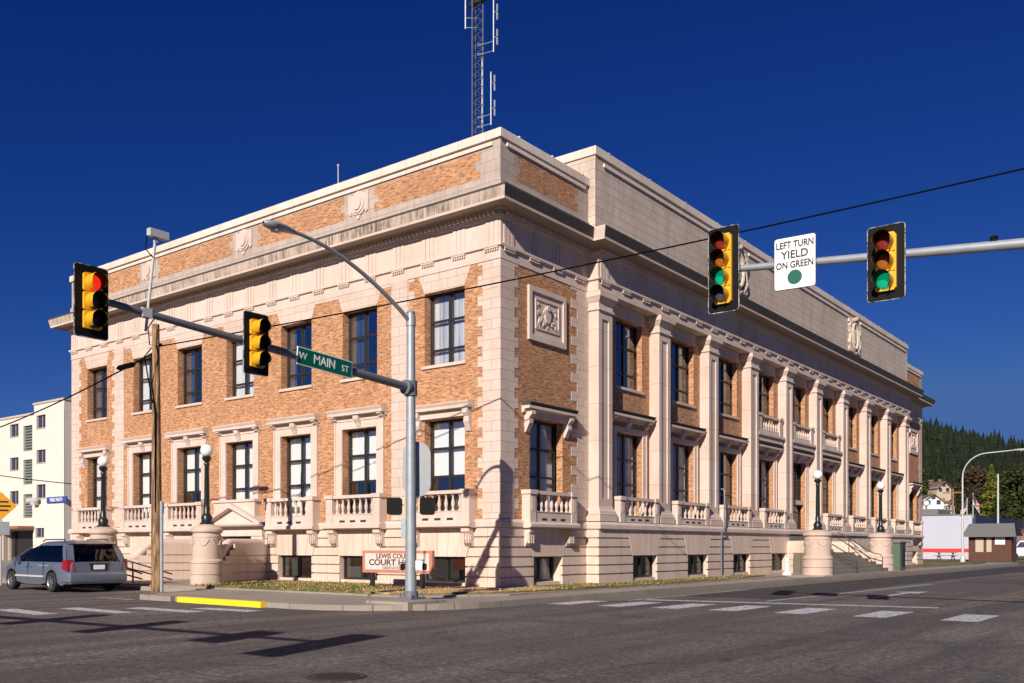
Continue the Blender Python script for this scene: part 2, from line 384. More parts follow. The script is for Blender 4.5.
def sweep(m, prof, path, closed=True, segs=None, capends=False):
    """prof: (out, z) list, path: plan polyline walked so that 'out' is on its right-hand side"""
    n = len(path); P = [Vector(p) for p in path]; off = []
    for i in range(n):
        a = P[i] - P[i - 1] if (closed or i > 0) else P[1] - P[0]
        b_ = P[(i + 1) % n] - P[i] if (closed or i < n - 1) else P[-1] - P[-2]
        a.normalize(); b_.normalize(); na = Vector((a.y, -a.x)); nb = Vector((b_.y, -b_.x))
        k = na + nb; off.append(k / (1 + na.dot(nb)))
    rng = range(n if closed else n - 1)
    for i in rng:
        if segs is not None and i not in segs: continue
        j = (i + 1) % n
        for (o0, z0), (o1, z1) in zip(prof, prof[1:]):
            q = [P[i] + off[i] * o0, P[j] + off[j] * o0, P[j] + off[j] * o1, P[i] + off[i] * o1]
            m.add([(q[0].x, q[0].y, z0), (q[1].x, q[1].y, z0), (q[2].x, q[2].y, z1), (q[3].x, q[3].y, z1)], [(0, 1, 2, 3)], raw=True)
    return m

# ------------------------------------------------------------------ ground, roads, kerbs, markings
GZ = .25                                  # level of lawn and walk beside the courthouse
def structure(name, m, mat, **k):
    o = build(name, m, mat, **k); o["kind"] = "structure"; return o
m = M(); m.quad((-900, -300, -.06), (300, -300, -.06), (300, 1500, -.06), (-900, 1500, -.06)); structure("ground", m, "ground")
m = M()   # carriageways: Main Street along X, the avenue along Y
m.plan([(-400, -26), (3, -26), (3, -60), (21, -60), (21, -26), (300, -26), (300, -5), (21, -5), (19.5, 700), (3.4, 700), (3.4, -2), (-6.9, -2), (-400, -2)], -.5, 0)
structure("road", m, "asphalt")
# raised walk with kerb: outline at the kerb line (bulb-out at the corner, narrow walk along the avenue)
arc = [(3.5 - 3.4 + 3.4 * math.cos(a), -4.9 + 3.6 * math.sin(a)) for a in [R(-90 + 9 * i) for i in range(11)]]
walk = [(-400, -5.2), (-8.2, -5.2), (-7.5, -6.3), (-7.2, -7.7), (-6.7, -8.35)] + [(-1.2, -8.5)] + arc + [(3.5, 6), (3.7, 20), (4.2, 40), (4.4, 66), (3.5, 69), (-400, 69)]
m = M(); m.plan(walk, -.3, .135); structure("pavement", m, "concrete")
def strip(path, w, z, mat, name, side=1, h=None):
    m = M(); P = [Vector(p) for p in path]; L_ = []
    for i, p in enumerate(P):
        t = (P[min(i + 1, len(P) - 1)] - P[max(i - 1, 0)]).normalized(); L_.append(p + Vector((t.y, -t.x)) * w * side)
    for i in range(len(P) - 1):
        a, b_, c, d = P[i], P[i + 1], L_[i + 1], L_[i]
        if h is None: m.quad((*a, z), (*b_, z), (*c, z), (*d, z))
        else: m.plan([a, b_, c, d], z - h, z)
    return structure(name, m, mat)
kl = [(-6.7, -8.35), (-5.1, -8.385)]
strip(kl, .16, .145, "concrete", "kerb", 1, .35)
strip([(-4.75, -8.39), (-.9, -8.508)], .17, .15, "yellow_kerb", "yellow_kerb", 1, .35)
strip([(-60, -5.2), (-8.2, -5.2), (-7.5, -6.3), (-7.2, -7.7), (-6.7, -8.35)], .16, .15, "concrete", "kerb", 1, .35)
strip(arc[6:] + [(3.5, 6), (3.7, 20), (4.2, 40), (4.4, 66)], .15, .15, "concrete", "kerb", 1, .35)
strip([(3.66, -1), (3.66, 6), (3.86, 20), (4.36, 40), (4.56, 66)], 1.25, .012, "gutter_concrete", "gutter", 1)
strip([(4.95, 3), (4.93, 6), (5.13, 20), (5.63, 40), (5.8, 62)], 3.0, .008, "asphalt_dark", "parking_lane", 1)
# level walk at building height
m = M(); m.plan([(-27, -4.9), (-19, -4.9), (-9.5, -4.9), (.6, -4.9), (2.2, -2.4), (2.35, 8), (2.2, 19), (3.6, 20), (3.9, 32.5), (2.6, 34), (2.9, 56), (-27, 56)], 0, .185); structure("inner_walk", m, "concrete")
m = M()
m.plan([(-9.6, -4.8), (-.7, -4.75), (.9, -3.4), (1.7, -1.8), (2.15, .7), (2.3, 7.4), (1.75, 17.5), (.5, 18.3), (-.3, .3), (-11.7, .3), (-11.3, -2.0), (-10.2, -3.6)], 0, GZ - .02)
structure("lawn", m, "lawn")
m = M(); m.plan([(.3, 34), (2.5, 34.2), (2.9, 57), (2.6, 62.5), (-6, 63), (-20, 56), (.3, 52.8)], 0, GZ - .02); structure("lawn", m, "lawn")
m = M(); m.plan([(-1.3, -4.72), (-.65, -4.72), (.92, -3.3), (1.7, -1.7), (2.0, .2), (1.2, 1.6), (.2, .2), (-2.6, -.02), (-2.2, -2.4)], 0, GZ - .012); structure("dry_lawn", m, "straw")
# grass blades (uncountable): one object
m = M(); rg = random.Random(3)
def inside(x, y, poly_):
    c = False; n_ = len(poly_)
    for i in range(n_):
        (x1, y1), (x2, y2) = poly_[i], poly_[i - 1]
        if (y1 > y) != (y2 > y) and x < (x2 - x1) * (y - y1) / (y2 - y1) + x1: c = not c
    return c
lawnA = [(-9.9, -4.95), (-.6, -4.9), (1.0, -3.5), (1.85, -1.8), (2.3, .7), (2.45, 7.4), (1.9, 17.5), (.6, 18.3), (.62, 5), (.08, 5), (.08, -.06), (-11.9, -.06), (-11.2, -2.2), (-10.2, -3.9)]
for i in range(26000):
    x = rg.uniform(-12, 2.5); y = rg.uniform(-5, 18.4)
    if not inside(x, y, lawnA): continue
    if x > -1.5 and y < 1.5 and rg.random() < .55: continue
    if y > 1 and (math.sin(y * 2.3) + math.sin(y * 5.1 + x * 3) + .9 * math.sin(x * 7 + y)) * .5 + rg.uniform(-.5, .5) < -.1: continue
    h = rg.uniform(.025, .085) * (1.5 if rg.random() < .06 else 1); a = rg.uniform(0, 6.28); wv_ = rg.uniform(.012, .03)
    dx, dy = math.cos(a) * wv_, math.sin(a) * wv_; lx, ly = rg.uniform(-.03, .03), rg.uniform(-.03, .03)
    z = GZ - .03; m.k = 1 if (x > -1.7 + .8 * math.sin(y * 2) and y < 1.5) or rg.random() < .25 else 0
    m.add([(x - dx, y - dy, z), (x + dx, y + dy, z), (x + lx, y + ly, z + h)], [(0, 1, 2)])
o = build("grass", m, ["grass_blade", "straw"], recalc=False); tag(o, "short dry and green grass on the courthouse lawn", "grass", kind="stuff")
# painted markings
m = M()
for x, y in ((3.9, -3.0), (5.45, -2.9), (6.95, -2.75), (8.45, -2.62), (10.1, -2.6), (11.9, -2.6), (13.72, -2.62)):
    m.quad((x, y, .006), (x + .72, y, .006), (x + .76, y + 2.25, .006), (x + .02, y + 2.25, .006))
def pline(a, b_, w_, z=.006):
    a, b_ = Vector(a), Vector(b_); t = (b_ - a).normalized(); n_ = Vector((-t.y, t.x)) * w_ / 2
    m.quad((*(a - n_), z), (*(b_ - n_), z), (*(b_ + n_), z), (*(a + n_), z))
pline((5.1, .35), (12.75, 1.6), .42)
pline((8.18, 1.75), (8.92, 17.2), .13); pline((5.0, -.5), (5.02, 8), .1, .0165)
for a, b_ in (((-5.43, -12.9), (-2.85, -13.1)), ((-4.63, -11.7), (-1.85, -11.75)), ((-3.44, -10.65), (-.8, -10.6)), ((-1.99, -9.75), (.1, -9.6))): pline(a, b_, .5)
for k in range(3): pline((-7.5 - k * 2.6, -14.3 - k * 1.25), (-4.9 - k * 2.6, -14.5 - k * 1.25), .5)
pline((-8.61, -8.74), (-6.8, -8.66), .14)
# left turn arrow
m.poly([(0, 0)] * 0 or [(9.2, 0)], 0, 0) if False else None
m.add([(9.95, 5.2, .006), (10.15, 5.2, .006), (10.2, 9.0, .006), (10.0, 9.0, .006)], [(0, 1, 2, 3)])
m.add([(9.45, 9.6, .006), (10.45, 8.8, .006), (10.45, 10.4, .006)], [(0, 1, 2)])
m.add([(13.0, 24, .006), (13.4, 24, .006), (13.4, 62, .006), (13.0, 62, .006)], [(0, 1, 2, 3)]) if False else None
structure("road_marking", m, "road_paint")
m = M(); m.quad((6.2, -13.2, .003), (7.9, -13.4, .003), (8.0, -11.9, .003), (6.3, -11.8, .003)) if False else None; m.quad((9.6, 11, .0035), (12.2, 11, .0035), (12.4, 19, .0035), (9.7, 19.2, .0035)); m.quad((5.2, -8.2, .003), (17, -7.6, .003), (17, -7.0, .003), (5.2, -7.5, .003)); structure("road_patch", m, "asphalt_patch")
m = M()
for dx in (0, .34): pline((13.0 + dx, 3.2), (12.6 + dx, 70), .13)
structure("road_marking", m, "road_yellow")
m = M(); m.lathe(10.05, -16.0, 0, [(.36, .004), (.36, .012), (.30, .012), (.29, .006)], 28)
for k in range(-4, 5):
    s_ = math.sqrt(max(0, .27 ** 2 - (k * .06) ** 2)); m.box(10.05 + k * .06 - .016, 10.05 + k * .06 + .016, -16 - s_, -16 + s_, .004, .014)
tag(build("manhole_cover", m, "iron_cover"), "round ribbed iron cover set in the asphalt nearest the viewer", "manhole cover")
# tar seams
def seam(pts, w_=.035):
    for a, b_ in zip(pts, pts[1:]): pline(a, b_, w_, .003)
m = M(); rs = random.Random(5)
def wig(a, b_, n_=14, s_=.05): return [(a[0] + (b_[0] - a[0]) * i / n_ + rs.uniform(-s_, s_), a[1] + (b_[1] - a[1]) * i / n_ + rs.uniform(-s_, s_)) for i in range(n_ + 1)]
seam(wig((9.2, -17.2), (16.2, -12.6)), .02); seam(wig((-9.5, -12.1), (-4.5, -9.2)), .05); seam(wig((2, -18), (9, -15.8)), .02)
structure("tar_seam", m, "asphalt_dark")
# distant hillside seen down the avenue
def hill_h(D, a):
    t = max(0, min(1, (D - 190) / 480)); t = t * t * (3 - 2 * t)
    env = max(0, 1 - max(0, (a - 20)) / 22) ** .8 if a > 20 else 1
    low = max(0, min(1, (a - 6) / 7))
    return (91 * t * env * low) + 2.2 * math.sin(D * .03 + a) * t
m = M(); vs = []; NA, ND = 44, 34
cx, cy = cam.location.x, cam.location.y
for i in range(ND + 1):
    D = 185 + (900 - 185) * (i / ND) ** 1.2
    for j in range(NA + 1):
        a = 2 + 46 * j / NA; th = CAM_YAW - R(a); q = D / math.cos(R(a))
        vs.append((cx - q * math.sin(th), cy + q * math.cos(th), hill_h(D, a) - .3))
m.add(vs, [(i * (NA + 1) + j, i * (NA + 1) + j + 1, (i + 1) * (NA + 1) + j + 1, (i + 1) * (NA + 1) + j) for i in range(ND) for j in range(NA)])
structure("hillside", m, "ground", smooth=True)
def polar(a, D):
    th = CAM_YAW - R(a); q = D / math.cos(R(a)); return cx - q * math.sin(th), cy + q * math.cos(th)

# ------------------------------------------------------------------ the courthouse
W_, L_, Q = 27.1, 52.6, .45
YC0, YC1 = 5.15, 47.25
CH = empty("courthouse", (-13, 26, GZ)); tag(CH, "three storey stone and orange brick courthouse filling the street corner", "building")
UPL = [2.4, 6.5, 10.03, 13.55, 17.07, 20.6, 24.7]
UCR = [7.955 + 4.56 * k for k in range(9)]
ENDR = [2.55, 50.05]
WT = 2.16
BL = [(c - .99, c + .99, .34, 1.21) for c in UPL if c != 13.55] + [(12.55, 14.55, .26, 1.95)]
BR_end = [(c - .86, c + .86, .34, 1.21) for c in ENDR]
BR = [(c + .38 - .95, c + .38 + .95, .34, 1.21) for k, c in enumerate(UCR) if k != 4]
mid = lambda c, hw, z1=5.85: (c - hw, c + hw, 2.6, z1)
up = lambda c, hw, z1=10.18: (c - hw, c + hw, 7.72, z1)
HL = [mid(c, .9) for c in UPL] + [up(c, .9) for c in UPL]
HR_end = [mid(c, .98) for c in ENDR]
WO2 = .2
HR = [mid(c + WO2, 1.0, 5.95) if k != 4 else (c - 1.25, c + 1.25, 2.5, 6.15) for k, c in enumerate(UCR)] + [up(c + WO2, 1.0, 10.3) for c in UCR]
m = M(FL); wall_grid(m, 0, W_, WT, 10.9, HL, 0, .3); build("brick_wall", m, "brick", CH)
m = M(FR); wall_grid(m, 0, L_, WT, 10.9, HR_end + HR, 0, .26); build("brick_wall", m, "brick", CH)
m = M(); m.quad((-W_, 0, 0), (-W_, L_, 0), (-W_, L_, 13), (-W_, 0, 13)); m.quad((-W_, L_, 0), (0, L_, 0), (0, L_, 13), (-W_, L_, 13)); build("rear_wall", m, "brick", CH)
m = M(FL); wall_grid(m, 0, W_, -.1, WT, BL, 0, .15)
m.F = FR; wall_grid(m, 0, YC0, -.1, WT, BR_end[:1], 0, .3); wall_grid(m, YC1, L_, -.1, WT, BR_end[1:], 0, .3)
wall_grid(m, YC0 - .12, YC1 + .12, -.1, WT, BR, .53, .14)
for u in (YC0 - .12, YC1 + .12): m.quad((u, 0, -.1), (u, .53, -.1), (u, .53, WT), (u, 0, WT))
build("basement_wall", m, "stone_basement", CH)
# channelled courses and flat arches
ZC = [.05, .55, .88, 1.21, 1.53, 1.86, 2.17]
def rustic(m, u0, u1, base, holes, th=.085, e0=0, e1=0, full=()):
    for i in range(6):
        zb, zt = ZC[i] + (.026 if i else 0), ZC[i + 1] - .026
        cuts = []
        for c, hw in holes:
            if i < 3: cuts.append((c - hw, c - hw, c + hw, c + hw))
            else:
                k0, k1 = hw + .06 + (zb - 1.21) * .38, hw + .06 + (zt - 1.21) * .38; cuts.append((c - k0, c - k1, c + k0, c + k1))
        for c, hw in full: cuts.append((c - hw, c - hw, c + hw, c + hw))
        cuts.sort(); a0 = a1 = u0 - e0
        for c in cuts + [(u1 + e1, u1 + e1, 0, 0)]:
            if c[0] - a0 > .02: m.poly([(a0, zb), (c[0], zb), (c[1], zt), (a1, zt)], base, base + th)
            a0, a1 = c[2], c[3]
    for c, hw in holes:
        n_ = 5; B = hw + .05; T = hw + .05 + .33
        for k in range(n_):
            b0, b1 = -B + 2 * B * k / n_ + .007, -B + 2 * B * (k + 1) / n_ - .007
            t0, t1 = -T + 2 * T * k / n_ + .007, -T + 2 * T * (k + 1) / n_ - .007
            m.poly([(c + b0, 1.212), (c + b1, 1.212), (c + t1, 2.15), (c + t0, 2.15)], base, base + th + .004)
m = M(FL); rustic(m, 0, W_, 0, [(c, .99) for c in UPL if c != 13.55], e0=.082, full=[(13.55, 1.75)]); build("rusticated_stone_face", m, "stone_basement", CH)
m = M(FR); rustic(m, 0, YC0 - .12, 0, [(ENDR[0], .86)]); build("rusticated_stone_face", m, "stone_basement", CH)
m = M(FR); rustic(m, YC1 + .12, L_, 0, [(ENDR[1], .86)]); build("rusticated_stone_face", m, "stone_basement", CH)
m = M(FR); rustic(m, YC0 - .12, YC1 + .12, .53, [((h[0] + h[1]) / 2, .95) for h in BR], e0=.085, e1=.085, full=[(26.2, 2.7)])
for u, s_ in ((YC0 - .12, -1), (YC1 + .12, 1)):
    for i in range(6): m.box(u, u + s_ * .082, .0, .53, ZC[i] + .018, ZC[i + 1] - .018)
build("rusticated_stone_face", m, "stone_basement", CH)
EP = [(-W_, 0), (0, 0), (0, YC0), (Q, YC0), (Q, YC1), (0, YC1), (0, L_), (-W_, L_)]
BP = [(-W_, 0), (0, 0), (0, YC0 - .12), (.58, YC0 - .12), (.58, YC1 + .12), (0, YC1 + .12), (0, L_), (-W_, L_)]
m = M(); sweep(m, [(0, 2.15), (.10, 2.17), (.13, 2.2), (.13, 2.34), (.09, 2.4), (.03, 2.44), (-.62, 2.46)], BP); build("water_table", m, "stone_plain", CH)
m = M(); sweep(m, [(-.46, 10.82), (.025, 10.82), (.025, 11.2), (.1, 11.22), (.1, 11.30), (.02, 11.31), (.02, 12.1), (.07, 12.12), (.07, 12.18), (.10, 12.2)], EP); build("frieze", m, "stone_plain", CH)
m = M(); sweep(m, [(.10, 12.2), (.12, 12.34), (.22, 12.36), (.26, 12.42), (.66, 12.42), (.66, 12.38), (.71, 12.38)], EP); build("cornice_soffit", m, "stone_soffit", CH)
prof_c = [(.71, 12.46), (.73, 12.5), (.80, 12.78), (.80, 12.83), (.1, 12.98), (-.4, 13.0)]
m = M(); sweep(m, [(.71, 12.38), (.72, 12.46)], EP); sweep(m, [(.72, 12.46)] + prof_c[1:], EP, segs=[2, 6, 7]); build("cornice", m, "stone_plain", CH)
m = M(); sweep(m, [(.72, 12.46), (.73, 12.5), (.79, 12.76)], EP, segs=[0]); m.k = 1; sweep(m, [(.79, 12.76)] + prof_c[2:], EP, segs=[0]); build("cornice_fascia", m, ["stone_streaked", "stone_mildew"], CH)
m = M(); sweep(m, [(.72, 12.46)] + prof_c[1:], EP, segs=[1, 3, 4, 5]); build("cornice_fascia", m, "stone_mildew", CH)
m = M(FL)   # dentils
k = .12
while k < W_: m.box(k, k + .1, .08, .21, 12.22, 12.33); k += .185
m.F = FR; k = .12
while k < L_:
    dd = Q if YC0 < k + .05 < YC1 else 0
    m.box(k, k + .1, .08 + dd, .21 + dd, 12.22, 12.33); k += .185
build("dentil_moulding", m, "stone_plain", CH)["kind"] = "stuff"
def tri(F, c, d):     # triglyph with guttae
    m = M(F)
    for j in (-1, 0, 1): m.box(c + j * .19 - .075, c + j * .19 + .075, d, d + .028, 11.32, 12.11)
    m.box(c - .29, c + .29, d, d + .085, 11.155, 11.2)
    for j in range(6): m.box(c - .27 + j * .097, c - .27 + j * .097 + .055, d + .01, d + .065, 11.08, 11.155)
    build("triglyph", m, "stone_plain", CH)
for j in range(20): tri(FL, .33 + j * (W_ - .66) / 19, .02)
for j in range(4): tri(FR, .4 + j * 1.38, .02); tri(FR, L_ - .4 - j * 1.38, .02)
for j in range(28): tri(FR, 5.55 + j * 1.5296, .02 + Q)
# parapets
RP = [(-W_, 0), (0, 0), (0, L_), (-W_, L_)]
m = M(); sweep(m, [(.05, 12.9), (.05, 13.38), (.0, 13.42), (.0, 14.72), (-.5, 14.72)], RP); sweep(m, [(-.5, 14.72), (-.5, 13.2)], RP); build("parapet_wall", m, "stone_parapet", CH)
m = M(); sweep(m, [(-.52, 14.70), (.08, 14.70), (.08, 14.96), (.04, 15.0), (-.55, 15.0), (-.55, 14.7)], RP); build("parapet_coping", m, "coping", CH)
for F_, a, b_ in ((FL, .3, W_ - .3), (FR, .3, 4.95), (FR, 47.6, L_ - .4)): m = M(F_); m.box(a, b_, 0, .06, 14.50, 14.62); build("parapet_moulding", m, "coping", CH)
def toothed(F, a, b_, z0, z1, rows, t=.2, d=.004):
    m = M(F); h = (z1 - z0) / rows
    for r_ in range(rows):
        q = t if r_ % 2 else 0; m.box(a + q, b_ - q, 0, d, z0 + r_ * h, z0 + (r_ + 1) * h)
    build("brick_panel", m, "brick", CH)
for a, b_ in ((.84, 5.74), (7.3, 12.4), (14.05, 19.5), (20.95, 26.25)): toothed(FL, a, b_, 13.56, 14.44, 3)
toothed(FR, .84, 4.5, 13.56, 14.44, 3); toothed(FR, 48.0, 51.8, 13.56, 14.44, 3)
def ell(c, z, ru, rz, n_=20): return [(c + ru * math.cos(2 * math.pi * i / n_), z + rz * math.sin(2 * math.pi * i / n_)) for i in range(n_)]
for c in (6.54, 13.25, 20.2):
    m = M(FL); m.poly(ell(c, 14.02, .42, .44), 0, .05); m.poly(ell(c, 14.02, .33, .35), .05, .085); m.poly(ell(c, 14.02, .2, .25), .08, .13)
    for s_ in (-1, 1): m.poly([(c + s_ * .3, 14.35), (c + s_ * .52, 14.4), (c + s_ * .5, 13.7), (c + s_ * .36, 13.62)], 0, .045)
    m.poly([(c - .12, 13.62), (c + .12, 13.62), (c + .05, 13.44), (c - .05, 13.44)], 0, .05)
    build("medallion", m, "stone_plain", CH)
# attic over the long front
QA = .30; YC2 = 5.2
m = M(); m.plan([(QA, YC2), (QA, YC1), (-7.5, YC1), (-7.5, YC2)], 12.9, 15.80); build("attic_wall", m, "stone_attic", CH)
m = M(); m.plan([(QA + .06, YC2 - .06), (QA + .06, YC1 + .06), (-7.6, YC1 + .06), (-7.6, YC2 - .06)], 15.80, 16.10); build("attic_coping", m, "coping", CH)
m = M(FR)
for a, b_ in ((YC0 + .6, 16.2), (18.9, 33.7), (36.3, YC1 - .5)): m.box(a, b_, QA, QA + .06, 15.51, 15.64)
build("attic_moulding", m, "coping", CH)
m = M(); rs = random.Random(11)
k = YC0 + .9
while k < YC1: m.box(QA + .0, QA + .07, k, k + .07, 16.08, 16.12); k += 3.1
k = .9
while k < 5: m.box(.0, .085, k, k + .07, 14.97, 15.02); k += 1.9
build("coping_cramp", m, "coping", CH)
for c in (17.55, 34.9):
    m = M(FR)
    n_ = 24; ring = [(QA + .1, c + .5 * math.cos(2 * math.pi * i / n_), 14.5 + .8 * math.sin(2 * math.pi * i / n_)) for i in range(n_ + 1)]
    m.F = ID; m.tube(ring, .12, 8); m.F = FR; m.poly(ell(c, 14.5, .42, .76), QA, QA + .07); m.poly(ell(c, 14.45, .2, .45), QA + .07, QA + .16)
    m.F = ID
    for s_ in (-1, 1):
        for zc, r0, ph in ((15.2, .24, 0), (14.7, .2, 1), (14.1, .24, 2), (13.65, .18, 3)):
            sp_ = []
            for i in range(15):
                a = ph + i * .5; r_ = r0 * (1 - i / 18); sp_.append((QA + .06, c + s_ * (.85 + r_ * math.cos(a)), zc + r_ * math.sin(a)))
            m.tube(sp_, .075, 6)
        m.tube([(QA + .05, c + s_ * .75, 15.4), (QA + .09, c + s_ * 1.0, 15.0), (QA + .09, c + s_ * .8, 14.6), (QA + .09, c + s_ * 1.0, 14.0), (QA + .06, c + s_ * .55, 13.5)], .09, 6)
    m.tube([(QA + .06, c - .5, 15.35), (QA + .2, c, 15.55), (QA + .06, c + .5, 15.35)], .13, 6); m.tube([(QA + .06, c - .5, 13.6), (QA + .12, c, 13.4), (QA + .06, c + .5, 13.6)], .1, 6)
    build("cartouche", m, "stone_attic", CH)
m = M(); m.quad((-W_ + .4, .4, 13.3), (-.4, .4, 13.3), (-.4, L_ - .4, 13.3), (-W_ + .4, L_ - .4, 13.3)); build("roof", m, "roof_grey", CH)
# quoins and giant strips
def quoins(F, edge, s_, z0=2.46, z1=10.8, long=.94, short=.74, h=.33, outer=0):
    m = M(F); z = z0; i = 0
    while z < z1 - .01:
        q = long if i % 2 else short; a, b_ = sorted((edge + s_ * outer, edge + s_ * q)); m.box(a, b_, 0, .014, z, min(z + h, z1)); z += h; i += 1
    build("quoin", m, "stone", CH)
quoins(FL, -.013, 1, long=.95, short=.75); quoins(FL, W_, -1, long=.95, short=.75); quoins(FR, 0, 1); quoins(FR, L_, -1)
quoins(FR, YC0 + .02, -1, long=1.1, short=.72); quoins(FR, YC1 - .02, 1, long=1.1, short=.72)
quoins(FL, 4.05, -1, long=.28, short=.02, outer=-.02); quoins(FL, W_ - 4.05, 1, long=.28, short=.02, outer=-.02)
for a in (4.05, W_ - 4.85):
    m = M(FL); m.box(a, a + .8, 0, .05, 2.46, 10.82); build("pilaster_strip", m, "stone", CH)
m = M(FL); m.box(4.86, W_ - 4.86, 0, .012, 10.72, 10.82); build("wall_band", m, "stone_plain", CH)
# openings in both fronts
def flare(F, c, hw, z0, z1, d=.016, fl=.26):
    m = M(F); m.poly([(c - hw, z0), (c + hw, z0), (c + hw + fl, z1), (c - hw - fl, z1)], 0, d); build("flat_arch_lintel", m, "stone", CH)
def window(F, c, hw, z0, z1, d=0, depth=.3, bars=(.36, .76), glass="glass", cover=(0, 1), cmat="blind", sill=True, lattice=False, cbot=0):
    m = M(F); q = d - depth; t = .065
    m.box(c - hw, c - hw + t, q - .06, q, z0, z1); m.box(c + hw - t, c + hw, q - .06, q, z0, z1)
    m.box(c - hw + t, c + hw - t, q - .06, q, z1 - t * 1.3, z1); m.box(c - hw + t, c + hw - t, q - .06, q, z0, z0 + t * 1.2)
    m.box(c - .06, c + .06, q - .055, q + .01, z0 + t * 1.2, z1 - t * 1.3)
    for bfr in bars:
        z = z0 + (z1 - z0) * (1 - bfr)
        for a, b_ in ((c - hw + t, c - .055), (c + .055, c + hw - t)): m.box(a, b_, q - .05, q - .005, z - .043, z + .043)
    if lattice:
        for i in range(1, 8): m.box(c - hw + i * hw / 4 - .012, c - hw + i * hw / 4 + .012, q - .04, q - .01, z0 + t, z1 - t)
        for i in range(1, 12): m.box(c - hw + t, c + hw - t, q - .04, q - .012, z0 + (z1 - z0) * i / 12 - .012, z0 + (z1 - z0) * i / 12 + .012)
    wo = build("window", m, "frame_dark", CH)
    m = M(F); m.quad((c - hw + .03, q - .045, z0 + .03), (c + hw - .03, q - .045, z0 + .03), (c + hw - .03, q - .045, z1 - .03), (c - hw + .03, q - .045, z1 - .03)); build("pane", m, glass, wo)
    if cover:
        m = M(F); a, b_ = c - hw + 2 * hw * cover[0], c - hw + 2 * hw * cover[1]; n_ = max(2, int((b_ - a) / .06)); zb = z0 + (z1 - z0) * cbot
        for i in range(n_):
            p0, p1 = a + (b_ - a) * i / n_, a + (b_ - a) * (i + 1) / n_; w0, w1 = ((i % 2) * .025, ((i + 1) % 2) * .025) if cmat != 'shade' else (0, 0)
            m.quad((p0, q - .16 - w0, zb), (p1, q - .16 - w1, zb), (p1, q - .16 - w1, z1), (p0, q - .16 - w0, z1))
        build("blind", m, cmat, wo, recalc=False)
    if sill:
        m = M(F); m.prof([(d - .02, z0 - .13), (d + .07, z0 - .12), (d + .07, z0 - .02), (d - depth + .01, z0 + .015), (d - depth + .01, z0 - .13)], c - hw - .08, c + hw + .08); build("sill", m, "stone_plain", wo)
    return wo
def hood(F, c, hw, z, dp=.3, consoles=None, key=True):
    m = M(F)
    m.prof([(0, z - .14), (.10, z - .10), (.13, z - .01), (dp, z), (dp, z + .09), (0, z + .09)], c - hw, c + hw)
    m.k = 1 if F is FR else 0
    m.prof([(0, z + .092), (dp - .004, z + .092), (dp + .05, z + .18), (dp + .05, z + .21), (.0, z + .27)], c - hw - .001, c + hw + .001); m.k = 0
    if consoles:
        for s_ in (-1, 1):
            u = c + s_ * consoles[0]; zt = z - .01; hgt = consoles[1]; wd = .11
            m.prof([(0, zt), (dp - .04, zt), (dp - .03, zt - hgt * .22), (dp * .55, zt - hgt * .38), (dp * .62, zt - hgt * .6), (dp * .38, zt - hgt * .8), (.05, zt - hgt), (0, zt - hgt)], u - wd, u + wd)
    if key: m.prof([(0, z - .02), (.24, z - .02), (.22, z - .16), (.12, z - .30), (.07, z - .42), (0, z - .42)], c - .13, c + .13)
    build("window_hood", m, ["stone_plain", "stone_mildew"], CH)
def surround(F, c, hw, z0, z1, w_=.38, top=.35, d=.05):
    m = M(F); m.box(c - hw - w_, c - hw, 0, d, z0, z1 + top); m.box(c + hw, c + hw + w_, 0, d, z0, z1 + top); m.box(c - hw, c + hw, 0, d, z1, z1 + top)
    for a, b_ in ((c - hw - w_, c - hw - w_ + .07), (c + hw + w_ - .07, c + hw + w_)): m.box(a, b_, d, d + .03, z0, z1 + top)
    m.box(c - hw - w_ + .07, c + hw + w_ - .07, d, d + .03, z1 + top - .07, z1 + top)
    build("window_surround", m, "stone_plain", CH)
NBAL = [0]
def balusters(F, par, us, dc, z0, z1, r_=.062):
    P_ = [(r_ * .95, 0), (r_ * .95, .1), (r_ * .55, .14), (r_ * .75, .22), (r_ * 1.12, .42), (r_ * .8, .6), (r_ * .5, .78), (r_ * .55, .86), (r_ * .95, .9), (r_ * .95, 1)]
    H = z1 - z0; rest = M(F)
    for u in us:
        x, y, z = F(u, dc, z0)
        if NBAL[0] < 98:
            m = M(); m.lathe(x, y, z, [(a, b_ * H) for a, b_ in P_], 8); build("baluster", m, "stone_plain", par, smooth=True); NBAL[0] += 1
        else: rest.F = ID; rest.lathe(x, y, z, [(a, b_ * H) for a, b_ in P_], 6)
    if rest.v: o = build("baluster_row", rest, "stone_plain", par, smooth=True); o["kind"] = "stuff"
